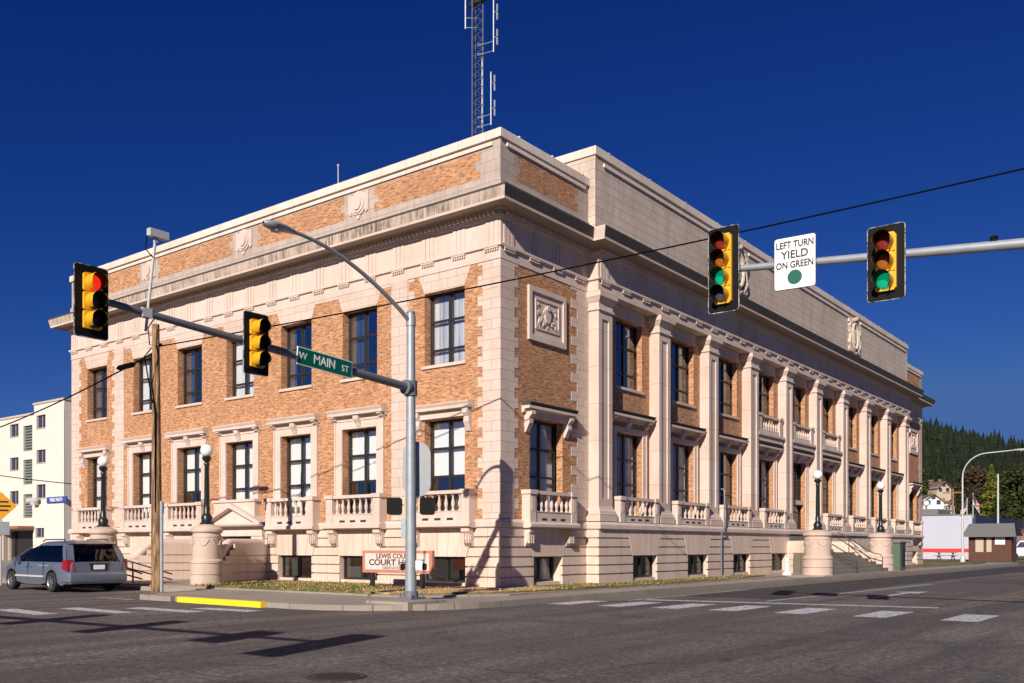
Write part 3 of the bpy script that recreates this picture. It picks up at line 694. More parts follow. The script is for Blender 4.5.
def balcony(F, c, hw, d0=0, dp=.38, zb=2.16, corb=True, n=7, post=.34, ztop=3.43):
    m = M(F); f = d0 + dp
    if corb:
        m.prof([(0, zb), (f + .02, zb + .01), (f + .10, zb + .05), (f + .10, zb + .14), (f + .02, zb + .2), (0, zb + .2)], c - hw - .08, c + hw + .08); zs = zb + .2
    else: zs = 2.46
    bh = .34 if corb else .24
    for s_ in (-1, 1):
        u = c + s_ * (hw - post / 2)
        m.box(u - post / 2, u + post / 2, 0, f, zs, ztop - .14); m.box(u - post / 2 - .045, u + post / 2 + .045, 0, f + .05, ztop - .14, ztop)
        m.box(u - post / 2 + .08, u + post / 2 - .08, f, f + .012, zs + .38, ztop - .22)
    a, b_ = c - hw + post, c + hw - post
    m.box(a, b_, f - .24, f - .03, zs, zs + bh); m.box(a, b_, f - .26, f + .0, ztop - .135, ztop - .02); m.box(a, b_, f - .26, f - .01, zs + bh, zs + bh + .03)
    m.k = 1
    for j in (-1, 0, 1): m.box(c + j * .55 - .14, c + j * .55 + .14, f - .1, f - .026, zs + .06, zs + .14)  # near-black boxes stand in for the shade inside pierced slots
    bo = build("balcony", m, ["stone_plain", "slot_shade"], CH)
    balusters(F, bo, [a + (b_ - a) * (i + .5) / n for i in range(n)], f - .13, zs + bh + .03, ztop - .135)
    if corb:
        for s_ in (-1, 1):
            m = M(F); u = c + s_ * (hw - .2)
            m.prof([(.04, zb - .01), (f - .02, zb - .01), (f - .02, zb - .12), (f * .62, zb - .22), (f * .7, zb - .36), (f * .45, zb - .52), (.12, zb - .6), (.04, zb - .6)], u - .17, u + .17)
            for j in (-1, 0, 1): m.box(u + j * .11 - .03, u + j * .11 + .03, f * .55, f * .78, zb - .5, zb - .08)
            build("corbel", m, "stone_plain", bo)
    return bo
covU = {0: (0, 1), 1: (.55, 1), 2: (.78, 1), 3: (.0, 1), 4: (.5, 1), 5: (.1, 1), 6: (.45, 1)}
for i, c in enumerate(UPL):
    window(FL, c, .9, 7.72, 10.18, glass="glass_blue" if i in (1, 2, 4, 6) else "glass", cover=covU[i], cmat="curtain_grey" if i in (0, 1, 4) else "blind", bars=(.38, .78))
    flare(FL, c, .9, 10.185, 10.8)
    window(FL, c, .9, 2.6, 5.85, cover=(0, 1) if i < 5 else (.45, 1), cmat='shade' if i < 6 else 'blind', cbot=(.41, .41, .02, .2, .41, 0, 0)[i], sill=False, bars=(.295, .59))
    if i in (0, 6):
        hood(FL, c, 1.32, 6.12, .3, consoles=(1.1, .75), key=False)
        m = M(FL); m.box(c - 1.2, c + 1.2, 0, .12, 5.87, 6.1); build("lintel", m, "stone_plain", CH)
    else:
        surround(FL, c, .9, 2.46, 5.85); hood(FL, c, 1.42, 6.32, .3, consoles=(1.22, .2))
    if i != 3: balcony(FL, c, 1.4, n=7)
for i, c in enumerate(ENDR):
    window(FR, c, .98, 2.6, 5.85, cover=(.2, 1), cmat="curtain_grey", sill=False, bars=(.30, .59))
    hood(FR, c, 1.42, 6.12, .34, consoles=(1.15, .75), key=False)
    m = M(FR); m.box(c - 1.25, c + 1.25, 0, .12, 5.87, 6.1); build("lintel", m, "stone_plain", CH)
    balcony(FR, c, 1.4, dp=.34, n=7)
    # carved relief panel
    m = M(FR); a, b_, z0, z1 = c - 1.1, c + 1.1, 8.47, 10.28
    m.box(a, a + .17, 0, .09, z0, z1); m.box(b_ - .17, b_, 0, .09, z0, z1); m.box(a + .17, b_ - .17, 0, .09, z1 - .17, z1); m.box(a + .17, b_ - .17, 0, .09, z0, z0 + .2)
    m.box(a + .17, b_ - .17, 0, .03, z0 + .2, z1 - .17)
    a += .40; b_ -= .40; z0 += .42; z1 -= .36
    m.box(a, a + .05, .03, .065, z0, z1); m.box(b_ - .05, b_, .03, .065, z0, z1); m.box(a + .05, b_ - .05, .03, .065, z1 - .05, z1); m.box(a + .05, b_ - .05, .03, .065, z0, z0 + .05)
    po = build("relief_panel", m, "stone_plain", CH)
    m = M(FR); rr = random.Random(4)
    m.poly(ell(c, z0 + .58, .17, .3), .03, .09); m.poly(ell(c, z0 + .8, .1, .1), .06, .13)
    for k in range(46):
        u, z = rr.uniform(a + .1, b_ - .1), rr.uniform(z0 + .1, z1 - .1) if k > 18 else rr.uniform(z0 + .08, z0 + .3); s_ = rr.uniform(.02, .05)
        m.poly(ell(u, z, s_, s_ * rr.uniform(.6, 1.8), 6), .03, .03 + rr.uniform(.02, .06))
    build("carving", m, "stone_plain", po)
for k, c in enumerate(UCR):
    window(FR, c + WO2, 1.0, 7.72, 10.3, depth=.24, glass="glass_blue", cover=(.3, 1) if k % 3 else (.55, 1), cmat="curtain_grey", bars=(.38, .78), sill=k not in (3, 4, 5))
    m = M(FR); m.box(c - 1.32, c + 1.32, 0, .03, 10.32, 10.8); m.box(c - 1.3, c + 1.3, .03, .08, 10.32, 10.40); build("lintel", m, "stone_plain", CH)
    if k == 4:
        window(FR, c, 1.25, 4.1, 6.15, glass="glass_blue", cover=None, sill=False, lattice=True, bars=())
        m = M(FR); m.box(c - 1.25, c + 1.25, -.34, -.1, 3.85, 4.08); build("transom", m, "stone_plain", CH)
        window(FR, c, 1.25, 2.5, 3.84, glass="glass_blue", cover=None, sill=False, bars=(.3,))
        surround(FR, c, 1.25, 2.46, 6.15, .3, .3)
    else:
        window(FR, c + WO2, 1.0, 2.6, 5.95, depth=.24, glass="glass" if k not in (2, 5) else "glass_blue", cover=(.35, 1), cmat="curtain_grey", sill=False, bars=(.30, .59), cbot=.2 if k % 2 else 0)
        surround(FR, c + WO2, 1.0, 2.46, 5.95, .30, .2)
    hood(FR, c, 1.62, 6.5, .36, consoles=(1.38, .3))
    if k != 4: balcony(FR, c, 1.5, d0=.0, dp=.62, corb=False, n=6, post=.34)
    if k in (3, 4, 5):
        m = M(FR); m.box(c - 1.6, c + 1.6, 0, .36, 6.78, 7.05); m.box(c - 1.7, c + 1.7, 0, .44, 7.05, 7.17)
        for s_ in (-1, 1): m.box(c + s_ * 1.35 - .2, c + s_ * 1.35 + .2, 0, .36, 7.17, 8.02); m.box(c + s_ * 1.35 - .24, c + s_ * 1.35 + .24, 0, .4, 8.02, 8.14)
        m.box(c - 1.15, c + 1.15, .1, .32, 7.17, 7.4); m.box(c - 1.15, c + 1.15, .08, .34, 7.98, 8.1)
        bo = build("balcony", m, "stone_plain", CH)
        balusters(FR, bo, [c - .96 + i * .32 for i in range(7)], .21, 7.4, 7.98)
def rl(m, uc, rings):      # stack of rectangles against the wall: (half width, depth, z)
    vs = []
    for hw, d, z in rings: vs += [(uc - hw, 0, z), (uc + hw, 0, z), (uc + hw, d, z), (uc - hw, d, z)]
    fs = [(j * 4 + i, j * 4 + (i + 1) % 4, (j + 1) * 4 + (i + 1) % 4, (j + 1) * 4 + i) for j in range(len(rings) - 1) for i in range(4)]
    n_ = len(rings); m.add(vs, fs + [(0, 1, 2, 3), tuple(range(4 * n_ - 4, 4 * n_))])
for k in range(10):
    c = 5.2 + 4.56 * k + .475; m = M(FR)
    rl(m, c, [(.61, Q + .14, 2.47), (.61, Q + .14, 2.74), (.58, Q + .11, 2.76), (.56, Q + .10, 2.84), (.52, Q + .05, 2.9), (.475, Q + .01, 3.02), (.475, Q - .05, 3.02), (.475, Q - .05, 10.12)])
    for s_ in (-1, 1): m.box(c + s_ * .475 - (.24 if s_ > 0 else 0), c + s_ * .475 + (.24 if s_ < 0 else 0), Q - .05, Q, 3.02, 10.12)
    m.box(c - .235, c + .235, Q - .05, Q, 9.85, 10.12); m.box(c - .235, c + .235, Q - .05, Q, 3.02, 3.3)
    rl(m, c, [(.50, Q + .03, 10.12), (.53, Q + .06, 10.14), (.53, Q + .06, 10.20), (.485, Q + .01, 10.23), (.485, Q + .01, 10.42), (.52, Q + .05, 10.46), (.60, Q + .14, 10.6), (.62, Q + .16, 10.62), (.62, Q + .16, 10.815)])
    build("pilaster", m, "stone_pilaster", CH)
for h in BL[:-1]: window(FL, (h[0] + h[1]) / 2, .99, .34, 1.21, depth=.14, bars=(), cover=(.55, .8) if h[0] > 8 else None, cmat="curtain_grey", sill=False, glass="glass_dim")
window(FR, ENDR[0], .86, .34, 1.21, bars=(), cover=(.4, 1), cmat="curtain_grey", sill=False); window(FR, ENDR[1], .86, .34, 1.21, bars=(), cover=None, sill=False)
for k, h in enumerate(BR): window(FR, (h[0] + h[1]) / 2, .95, .34, 1.21, d=.53, depth=.13, bars=(.25, .5, .75) if k == 3 else (), cover=(.5, 1) if k != 3 else (0, 1), cmat="curtain_grey", sill=False, glass="glass_dim")
m = M(); m.quad((-W_ + .1, 1.6, 0), (-1.6, 1.6, 0), (-1.6, 1.6, 13.2), (-W_ + .1, 1.6, 13.2)); m.quad((-1.6, 1.6, 0), (-1.6, L_ - .1, 0), (-1.6, L_ - .1, 13.2), (-1.6, 1.6, 13.2))
for z in (1.9, 6.9): m.quad((-W_ + .1, .4, z), (-.4, .4, z), (-1.6, 1.6, z), (-W_ + .1, 1.6, z)); m.quad((-.4, .4, z), (-.4, L_ - .1, z), (-1.6, L_ - .1, z), (-1.6, 1.6, z))
build("interior_wall", m, "room_brown", CH)
# side door under its pediment on Main Street
dc = 13.55; m = M(FL)
for s_ in (-1, 1): m.box(dc + s_ * 1.38 - .36, dc + s_ * 1.38 + .36, 0, .22, .2, 1.97)
m.box(dc - 1.76, dc + 1.76, 0, .26, 1.97, 2.12); m.box(dc - 1.7, dc + 1.7, 0, .22, 2.12, 2.34)
m.prof([(0, 2.34), (.5, 2.36), (.55, 2.42), (.55, 2.5), (0, 2.52)], dc - 1.95, dc + 1.95)
m.poly([(dc - 1.8, 2.5), (dc + 1.8, 2.5), (dc, 3.18)], 0, .28)
for s_ in (-1, 1): m.poly([(dc + s_ * 2.0, 2.5), (dc + s_ * 1.62, 2.5), (dc, 3.12), (dc, 3.3)], 0, .55)
m.box(dc - 1.35, dc + 1.35, 0, .3, 2.5, 3.35); m.box(dc - 1.42, dc + 1.42, 0, .36, 3.35, 3.45)
build("pedimented_doorcase", m, "stone_plain", CH)
m = M(FL); m.box(dc - 1.0, dc + 1.0, -.35, -.28, .2, 1.95); m.box(dc - .95, dc - .03, -.28, -.24, .28, 1.9); m.box(dc + .03, dc + .95, -.28, -.24, .28, 1.9); build("door", m, "frame_dark", CH)
# entrance walls that sweep out to round lamp pedestals
def cheek(path, mirrored=None):
    P = [Vector(p) for p in path]
    nn = []
    for i in range(len(P)):
        t = (P[min(i + 1, len(P) - 1)] - P[max(i - 1, 0)]).normalized(); nn.append(Vector((t.y, -t.x)))
    n_ = len(P)
    def top(i):
        f = i / (n_ - 1); return 1.64 if f < .5 else (1.02 if f > .78 else 1.64 - .62 * (f - .5) / .28)
    m = M()
    for i in range(n_ - 1):
        for j, (z0, z1) in enumerate(((.05, .53), (.57, .85), (.89, 1.02), (1.02, 1.18), (1.22, 1.64))):
            tt = min(top(i), top(i + 1)) if z0 >= 1.02 else 9
            if z0 >= tt: continue
            m.plan([P[i] + nn[i] * .25, P[i + 1] + nn[i + 1] * .25, P[i + 1] - nn[i + 1] * .25, P[i] - nn[i] * .25], z0, min(z1, tt))
        m.plan([P[i] + nn[i] * .21, P[i + 1] + nn[i + 1] * .21, P[i + 1] - nn[i + 1] * .21, P[i] - nn[i] * .21], .04, min(1.64, top(i), top(i + 1)) - .01)
    o = build("entrance_wall", m, "stone_basement", CH)
    m = M(); cp = []
    for i in range(n_ * 4):
        f = i / (n_ * 4 - 1) * (n_ - 1); a = min(int(f), n_ - 2); p = P[a].lerp(P[a + 1], f - a); g = f / (n_ - 1)
        s_ = 0 if g < .5 else 1 if g > .78 else (lambda x: x * x * (3 - 2 * x))((g - .5) / .28)
        cp.append((p.x, p.y, 1.68 - .6 * s_))
    m.tube(cp, .17, 10)
    for i in range(len(cp) - 1):
        pass
    build("coping", m, "stone_plain", o, smooth=True)
def quadpath(a, b_, c, n_=10):
    a, b_, c = Vector(a), Vector(b_), Vector(c); return [(1 - t) ** 2 * a + 2 * t * (1 - t) * b_ + t * t * c for t in [i / n_ for i in range(n_ + 1)]]
def pedestal(x, y, r_, blk=True):
    m = M(); m.lathe(x, y, 0, [(r_ * 1.14, .1), (r_ * 1.14, .52), (r_ * 1.08, .521), (r_ * 1.08, .56), (r_ * 1.14, .561), (r_ * 1.14, .92), (r_ * 1.08, .921), (r_ * 1.08, .96), (r_ * 1.14, .961), (r_ * 1.13, 1.04), (r_ * 1.02, 1.10), (r_, 1.11), (r_, 1.86), (r_ * 1.02, 1.88), (r_ * 1.02, 1.94), (r_ * .97, 1.96), (r_ * .97, 2.02), (r_ * 1.12, 2.08), (r_ * 1.12, 2.16), (r_ * .95, 2.24), (r_ * .5, 2.34), (.05, 2.36)], 40)
    o = build("lamp_pedestal", m, "stone_pedestal", CH)
    o.data.set_sharp_from_angle(angle=R(20)); o.data.polygons.foreach_set("use_smooth", [True] * len(o.data.polygons)); o.data.set_sharp_from_angle(angle=R(20))
    m = M()
    for q in range(6):
        a0 = R(q * 60 - 12); pts = [(x + (r_ + .004) * math.cos(a0 + R(7.5 * i)), y + (r_ + .004) * math.sin(a0 + R(7.5 * i)), 1.8 - .22 * math.sin(math.pi * i / 6)) for i in range(7)]
        m.tube(pts, .026, 6); m.ball(pts[0], .032, 8, 5)
    build("garland", m, "stone_pedestal", o, smooth=True)
PEDS = [(-10.55, -3.62, .5), (-17.62, -3.6, .5), (2.95, 20.95, .62), (2.95, 31.3, .62)]
for p in PEDS: pedestal(*p)
cheek(quadpath((-11.95, -.05), (-11.75, -2.2), (-10.75, -3.35))); cheek(quadpath((-16.2, -.05), (-16.4, -2.2), (-17.4, -3.3)))
cheek(quadpath((.6, 23.3), (2.0, 23.0), (2.85, 21.4))); cheek(quadpath((.6, 29.1), (2.0, 29.4), (2.85, 30.9)))
m = M()
for i in range(13):
    x1 = 3.5 - .29 * i if i < 6 else 1.05 - .1 * (i - 6); k = max(0, (min(x1, 2.9) - .6) / 2.3); m.plan([(.4, 23.4), (x1, 23.35 - 2.0 * k), (x1, 29.05 + 1.8 * k), (.4, 29.0)], .1 + .001 * i, .2 + .172 * (i + 1))
build("entrance_stairs", m, "step_concrete", CH)
def rail(pts, posts):
    m = M(); m.tube(pts, .028, 8)
    for a, b_ in posts: m.tube([a, b_], .024, 8)
    build("handrail", m, "rail_dark", CH, smooth=True)
for y in (24.9, 29.3):
    rail([(1.2, y, 2.35), (3.1, y, 1.2), (3.5, y, 1.12), (3.62, y, .95), (3.6, y, .2)], [((1.8, y, 1.2), (1.8, y, 1.98))])
    rail([(1.2, y + .02, 2.0), (3.0, y + .02, .9), (3.6, y + .02, .75)], [])
for xo in (0, 1.3):
    y = -4.1 - xo * .3
    rail([(-12.0 - xo, y, .55), (-14.9 - xo, y, 1.0), (-15.2 - xo, y, .9), (-15.1 - xo, y, .75), (-12.0 - xo, y, .35)], [((-14.6 - xo, y, .2), (-14.6 - xo, y, .95)), ((-12.6 - xo, y, .2), (-12.6 - xo, y, .6))])
m = M(); m.tube([(.72, 15.0, .2), (.72, 15.0, 2.1), (.86, 15.0, 2.35), (.86, 15.0, 4.0), (.8, 15.0, 4.1), (.7, 15.0, 4.1)], .035, 8); build("drain_pipe", m, "galv_dark", CH, smooth=True)
m = M(); m.lathe(1.9, 19.75, 0, [(.22, .15), (.22, .28), (.1, .36), (.13, .6), (.07, .8), (.13, .95), (.13, 1.0), (.03, 1.05)], 14); tag(build("hydrant_post", m, "white_paint", smooth=True), "small white baluster shaped post beside the front entrance pedestal", "post")

# ------------------------------------------------------------------ street equipment
def mesh_at(o, loc, rz=0): o.location = loc; o.rotation_euler = (0, 0, rz); return o
def rrect(cx, cz, w_, h, r_, n_=5):
    p = []
    for sx, sz, a0 in ((1, 1, 0), (-1, 1, 90), (-1, -1, 180), (1, -1, 270)):
        for i in range(n_ + 1):
            a = R(a0 + 90 * i / n_); p.append((cx + sx * (w_ / 2 - r_) + r_ * math.cos(a), cz + sz * (h / 2 - r_) + r_ * math.sin(a)))
    return p
# local frame of signals and signs: front faces -Y, x to the right, origin at the middle
def signal(label, n, lenses, loc, rz, group, tilt=0, sc_=.96):
    t = empty("traffic_signal", (0, 0, 0)); tag(t, label, "traffic signal", group)
    sec = .355; H = n * sec
    m = M(); m.poly(rrect(0, 0, .655, H + .295, .06), .01, .03); bp_ = build("backplate", m, "black_worn", t, origin=(0, 0, 0))
    m = M(); o_ = rrect(0, 0, .672, H + .312, .065); i_ = rrect(0, 0, .645, H + .285, .055); n_ = len(o_)
    m.add([(a, .006, c) for a, c in o_] + [(a, .006, c) for a, c in i_] + [(a, .034, c) for a, c in o_], [(k, (k + 1) % n_, n_ + (k + 1) % n_, n_ + k) for k in range(n_)] + [(k, (k + 1) % n_, 2 * n_ + (k + 1) % n_, 2 * n_ + k) for k in range(n_)]); build("edge_tape", m, "tape_worn", bp_, origin=(0, 0, 0))
    m = M()
    for i in range(n):
        z = H / 2 - sec * (i + .5); m.poly(rrect(0, z, .345, sec - .012, .04), -.06, .17)
    m.box(-.05, .05, .17, .26, -.2, .2); m.box(.165, .19, -.05, .1, -H / 2 + .05, H / 2 - .05)
    build("housing", m, "signal_yellow", t, origin=(0, 0, 0))
    for i in range(n):
        z = H / 2 - sec * (i + .5); m = M(); vs = []; N = 22
        angs = [R(-58 + (296) * k / N) for k in range(N + 1)]
        for rr_, y0, kk in ((.158, -.06, 0), (.150, -.06, 1)):
            base = len(m.v)
            row = []
            for a in angs:
                dn = math.sin(a); L2 = -.06 - (.27 if dn > -.2 else .27 + (dn + .2) * .16)
                row.append(((rr_ * math.cos(a), y0, z + rr_ * math.sin(a)), (rr_ * math.cos(a), L2, z + rr_ * math.sin(a) * (1 if dn > 0 else .98))))
            m.k = kk
            for p, q in zip(row, row[1:]): m.quad(p[0], q[0], q[1], p[1])
        build("visor", m, ["signal_yellow", "black_plastic"], t, origin=(0, 0, 0), recalc=False, smooth=True)
        m = M(); P_ = [(.15 * math.sin(R(18 * k)), -.065 - .035 * math.cos(R(18 * k))) for k in range(6)]
        vs = []
        for r_, y in P_: vs += [(r_ * math.cos(2 * math.pi * j / 20), y, z + r_ * math.sin(2 * math.pi * j / 20)) for j in range(20)]
        m.add(vs, [(k * 20 + j, k * 20 + (j + 1) % 20, (k + 1) * 20 + (j + 1) % 20, (k + 1) * 20 + j) for k in range(5) for j in range(20)])
        build("lens", m, lenses[i], t, origin=(0, 0, 0), smooth=True)
    mesh_at(t, loc, rz); t.scale = (sc_, sc_, sc_); return t
# corner pole with mast arm, luminaire arm and pedestrian heads
PX, PY = 1.93, -6.18
cp = empty("signal_pole", (PX, PY, .2)); tag(cp, "galvanised steel signal pole on the corner kerb with long mast arm and street light", "traffic pole")
m = M(); m.tube([(PX, PY, .25), (PX, PY, 3.5), (PX, PY, 7.52)], [.150, .130, .105], 20); build("pole", m, "galv", cp, smooth=True)
m = M(); m.box(PX - .27, PX + .27, PY - .27, PY + .27, .20, .26); m.lathe(PX, PY, .26, [(.19, 0), (.19, .12), (.16, .16)], 16)
for a, b_ in ((-.2, -.2), (.2, -.2), (.2, .2), (-.2, .2)): m.lathe(PX + a, PY + b_, .26, [(.03, 0), (.03, .08)], 8)
build("base_plate", m, "galv_dark", cp)
m = M(); m.plan([(PX - .55, PY - 1.05), (PX + .9, PY - 1.05), (PX + .9, PY + .35), (PX - .55, PY + .35)], .0, .205); structure("kerb", m, "concrete")
T3 = math.tan(R(3.5)); AZ = 5.60
arm = lambda t: (PX, PY - t, AZ + T3 * t)
m = M(); m.tube([arm(.1), arm(2), arm(8.75)], [.105, .098, .062], 16); m.tube([(PX, PY - .22, AZ), (PX, PY - .13, AZ)], .19, 16); m.lathe(PX, PY, AZ - .2, [(.165, 0), (.165, .38)], 18)
build("mast_arm", m, "galv_dark", cp, smooth=True)
m = M(); Lp = [(PX, PY - .05, 7.30)]
for i in range(1, 13):
    f = i / 12; Lp.append((PX, PY - .05 - 3.75 * f, 7.30 + 1.28 * math.sin(f * math.pi / 2) ** .9 + .0 * f))
m.tube(Lp, [.055 - .012 * i / 12 for i in range(13)], 10); m.lathe(PX, PY, 7.18, [(.125, 0), (.125, .26)], 16); m.lathe(PX, PY, 7.52, [(.12, 0), (.09, .05)], 14)
build("luminaire_arm", m, "galv", cp, smooth=True)
def cobra(parent, x, y, z, dx, dy, L2=.72, mats=("galv", "white_steel")):
    m = M(); sec = []
    n_ = 10
    for f, wd, up_, dn in ((0, .05, .05, .05), (.18, .08, .07, .06), (.4, .15, .09, .09), (.7, .165, .09, .12), (.92, .12, .06, .09), (1, .03, .02, .03)):
        cxx, cyy = x + dx * L2 * f, y + dy * L2 * f
        for k in range(n_):
            a = 2 * math.pi * k / n_; q = wd * math.cos(a); zz = (up_ if math.sin(a) > 0 else dn) * math.sin(a)
            sec.append((cxx - dy * q, cyy + dx * q, z + zz))
    m.add(sec, [(j * n_ + k, j * n_ + (k + 1) % n_, (j + 1) * n_ + (k + 1) % n_, (j + 1) * n_ + k) for j in range(5) for k in range(n_)])
    lo = build("lamp_head", m, mats[0], parent, smooth=True)
    m = M(); m.lathe(x + dx * L2 * .62, y + dy * L2 * .62, z - .15, [(.04, 0), (.1, .02), (.12, .06)], 12); build("lens", m, mats[1], lo, smooth=True)
cobra(cp, PX, PY - 3.75, 8.58, 0, -1, .85)
for s_ in (-1, 1):     # pedestrian signal heads either side of the pole
    m = M(); ox = PX + s_ * .42 * .79; oy = PY + s_ * .42 * .61
    ca, sa = math.cos(CAM_YAW), math.sin(CAM_YAW)
    def F2(a, b_, c, ox=ox, oy=oy): return (ox + a * ca - b_ * sa, oy + a * sa + b_ * ca, c)
    m.F = F2; m.poly(rrect(0, 2.58, .37, .44, .07), -.1, .14)
    m.prof([(-.1, 2.4), (-.2, 2.38), (-.2, 2.8), (-.1, 2.8)], 0, 0) if False else None
    m.box(-.05, .05, -.02, .02, 2.56, 2.6)
    build("pedestrian_head", m, "black_plastic", cp)
m = M(); m.F = lambda a, b_, c: (PX + a * ca - b_ * sa, PY + a * sa + b_ * ca, c)
m.box(-.28, .28, -.02, .02, 2.6, 2.64); build("bracket", m, "signal_yellow", cp)
m = M(); m.F = lambda a, b_, c: (PX + a * ca - b_ * sa, PY + a * sa + b_ * ca, c)
m.box(-.24, -.12, -.1, .1, 1.75, 2.28); m.box(.13, .17, -.06, .06, .9, 1.2); build("junction_box", m, "galv", cp)
m = M(); m.F = lambda a, b_, c: (PX + a * ca - b_ * sa, PY + a * sa + b_ * ca, c); m.poly(rrect(-.21, 1.03, .11, .17, .04), -.07, .07); m.poly(rrect(.35, 1.03, .11, .17, .04), -.07, .07); build("push_button", m, "black_plastic", cp)
m = M(); m.F = lambda a, b_, c: (PX + a * ca - b_ * sa, PY + a * sa + b_ * ca, c); m.poly(rrect(.22, 1.08, .17, .23, .02), -.16, -.15)
so_ = build("push_button_sign", m, "white_paint", cp)
# large sign seen from behind
t = empty("road_sign", (0, 0, 0)); tag(t, "grey back of a tall rounded road sign fixed behind the corner pole", "road sign")
m = M(); m.poly(rrect(0, 0, .72, 1.42, .33, 8), -.005, .005); build("sign_plate", m, "sign_back", t, origin=(0, 0, 0))
mesh_at(t, (PX + .13 * ca - .17 * sa, PY + .13 * sa + .17 * ca, 3.54), CAM_YAW + R(6))
m = M(); m.box(-.03, .03, -.06, -.005, -.4, .4); build("clamp", m, "galv", t, origin=(0, 0, 0))
# signals on the corner arm face +X
RZX = R(90)
p = arm(8.49); signal("three lens signal with red lit at the tip of the corner mast arm", 3, ["lens_red_on", "lens_dark", "lens_dark"], (PX + .15, p[1] - .04, p[2] - .12), RZX, "traffic signals", 0)
p = arm(4.78); signal("unlit three lens signal midway along the corner mast arm by the street name", 3, ["lens_red", "lens_dark", "lens_dark"], (PX + .15, p[1] - .12, p[2] - .03), RZX, "traffic signals", 0)
# street name
t = empty("street_name_sign", (0, 0, 0)); tag(t, "green street name sign with white letters hung on the corner mast arm", "street sign")
m = M(); m.box(-.82, .82, -.012, .012, -.2, .2); build("panel", m, "white_paint", t, origin=(0, 0, 0))
m = M(); m.box(-.80, .80, -.016, -.0125, -.18, .18); build("green_face", m, "sign_green", t, origin=(0, 0, 0))
text("lettering", "MAIN", .29, "white_paint", t, (-.03, -.0175, .0), sx=.92, bold=.003); text("lettering", "W", .22, "white_paint", t, (-.66, -.0175, .0)); text("lettering", "ST", .21, "white_paint", t, (.60, -.0175, -.02))
p = arm(2.98); mesh_at(t, (PX + .14, p[1], p[2] - .02), RZX); t.rotation_euler = (0, R(3.5), RZX)
# camera on its riser
t = empty("traffic_camera", (PX, PY - 7.37, AZ + 7.37 * T3)); tag(t, "white detection camera on a slim riser above the corner mast arm", "camera")
bx, by, bz = arm(7.37)
m = M(); m.tube([(bx, by, bz - .35), (bx + .10, by + .14, bz + 1.42)], .028, 8); m.box(bx - .07, bx + .07, by - .1, by + .1, bz - .09, bz + .09); build("riser", m, "white_steel", t)
bx += .1; by += .14; zc_ = bz + 1.5; m = M(); m.box(bx - .065, bx + .065, by - .14, by + .26, zc_ - .03, zc_ + .12); m.box(bx - .03, bx + .03, by - .03, by + .05, zc_ - .12, zc_ - .01); build("camera_body", m, "white_steel", t)
m = M(); m.tube([(bx, by - .03, zc_ + .03), (bx, by - .18, zc_ - .05), (bx, by - .2, zc_ - .3), (bx, by - .06, zc_ - .42)], .012, 6); m.tube([(bx, by - .02, bz - .1), (bx, by - .15, bz - .3), (bx, by - .12, bz - .62), (bx, by + .03, bz - .62), (bx, by + .04, bz - .3)], .012, 6); build("cable", m, "wire_black", t, smooth=True)
# second mast arm, pole out to the east
EX = 20.2; ay = -6.45
ep = empty("signal_pole", (EX + 2.2, ay, .0)); tag(ep, "steel mast arm reaching in over the avenue from the east kerb", "traffic pole")
armE = lambda x: (x, ay, 6.99 - (x - 10.6) * .098 + .0)
m = M(); m.tube([armE(10.75), armE(15), armE(EX + 2.2)], [.065, .085, .12], 16); build("mast_arm", m, "galv", ep, smooth=True)
m = M(); m.tube([(EX + 2.2, ay, 0), (EX + 2.2, ay, 8)], [.17, .12], 18); build("pole", m, "galv", ep, smooth=True)
m = M(); m.ball((15.42, ay, armE(15.42)[2] + .13), .07, 10, 6, .7); m.box(15.36, 15.48, ay - .05, ay + .05, armE(15.42)[2] + .02, armE(15.42)[2] + .1); build("clamp", m, "black_plastic", ep)
signal("four lens signal with green lit at the tip of the eastern mast arm", 4, ["lens_red", "lens_amber", "lens_green_on", "lens_dark"], (10.72, ay - .22, 6.93), 0, "traffic signals", R(0))
signal("three lens signal with bright green lit on the eastern mast arm beyond the white sign", 3, ["lens_red", "lens_amber", "lens_green_on"], (13.76, ay - .22, 6.50), 0, "traffic signals")
t = empty("turn_sign", (0, 0, 0)); tag(t, "white left turn yield sign with green dot on the eastern mast arm", "road sign")
m = M(); m.poly(rrect(0, 0, .78, .98, .05), -.004, .004); build("panel", m, "text_black", t, origin=(0, 0, 0))
m = M(); m.poly(rrect(0, 0, .755, .955, .045), -.007, -.0045); build("white_face", m, "white_paint", t, origin=(0, 0, 0))
m = M(); 
for q, w2, d0 in ((.725, .925, -.009), ): 
    pass
for i, (s_, z, sz) in enumerate((("LEFT TURN", .335, .175), ("YIELD", .15, .205), ("ON GREEN", -.04, .175))): text("lettering", s_, sz, "text_black", t, (0, -.010, z), sx=.80 if i != 1 else .95, bold=.0035)
m = M(); m.poly(ell(0, -.27, .135, .135, 28), -.011, -.0075); build("green_disc", m, "green_dot", t, origin=(0, 0, 0))
mesh_at(t, (12.12, ay - .17, 6.82), R(4))
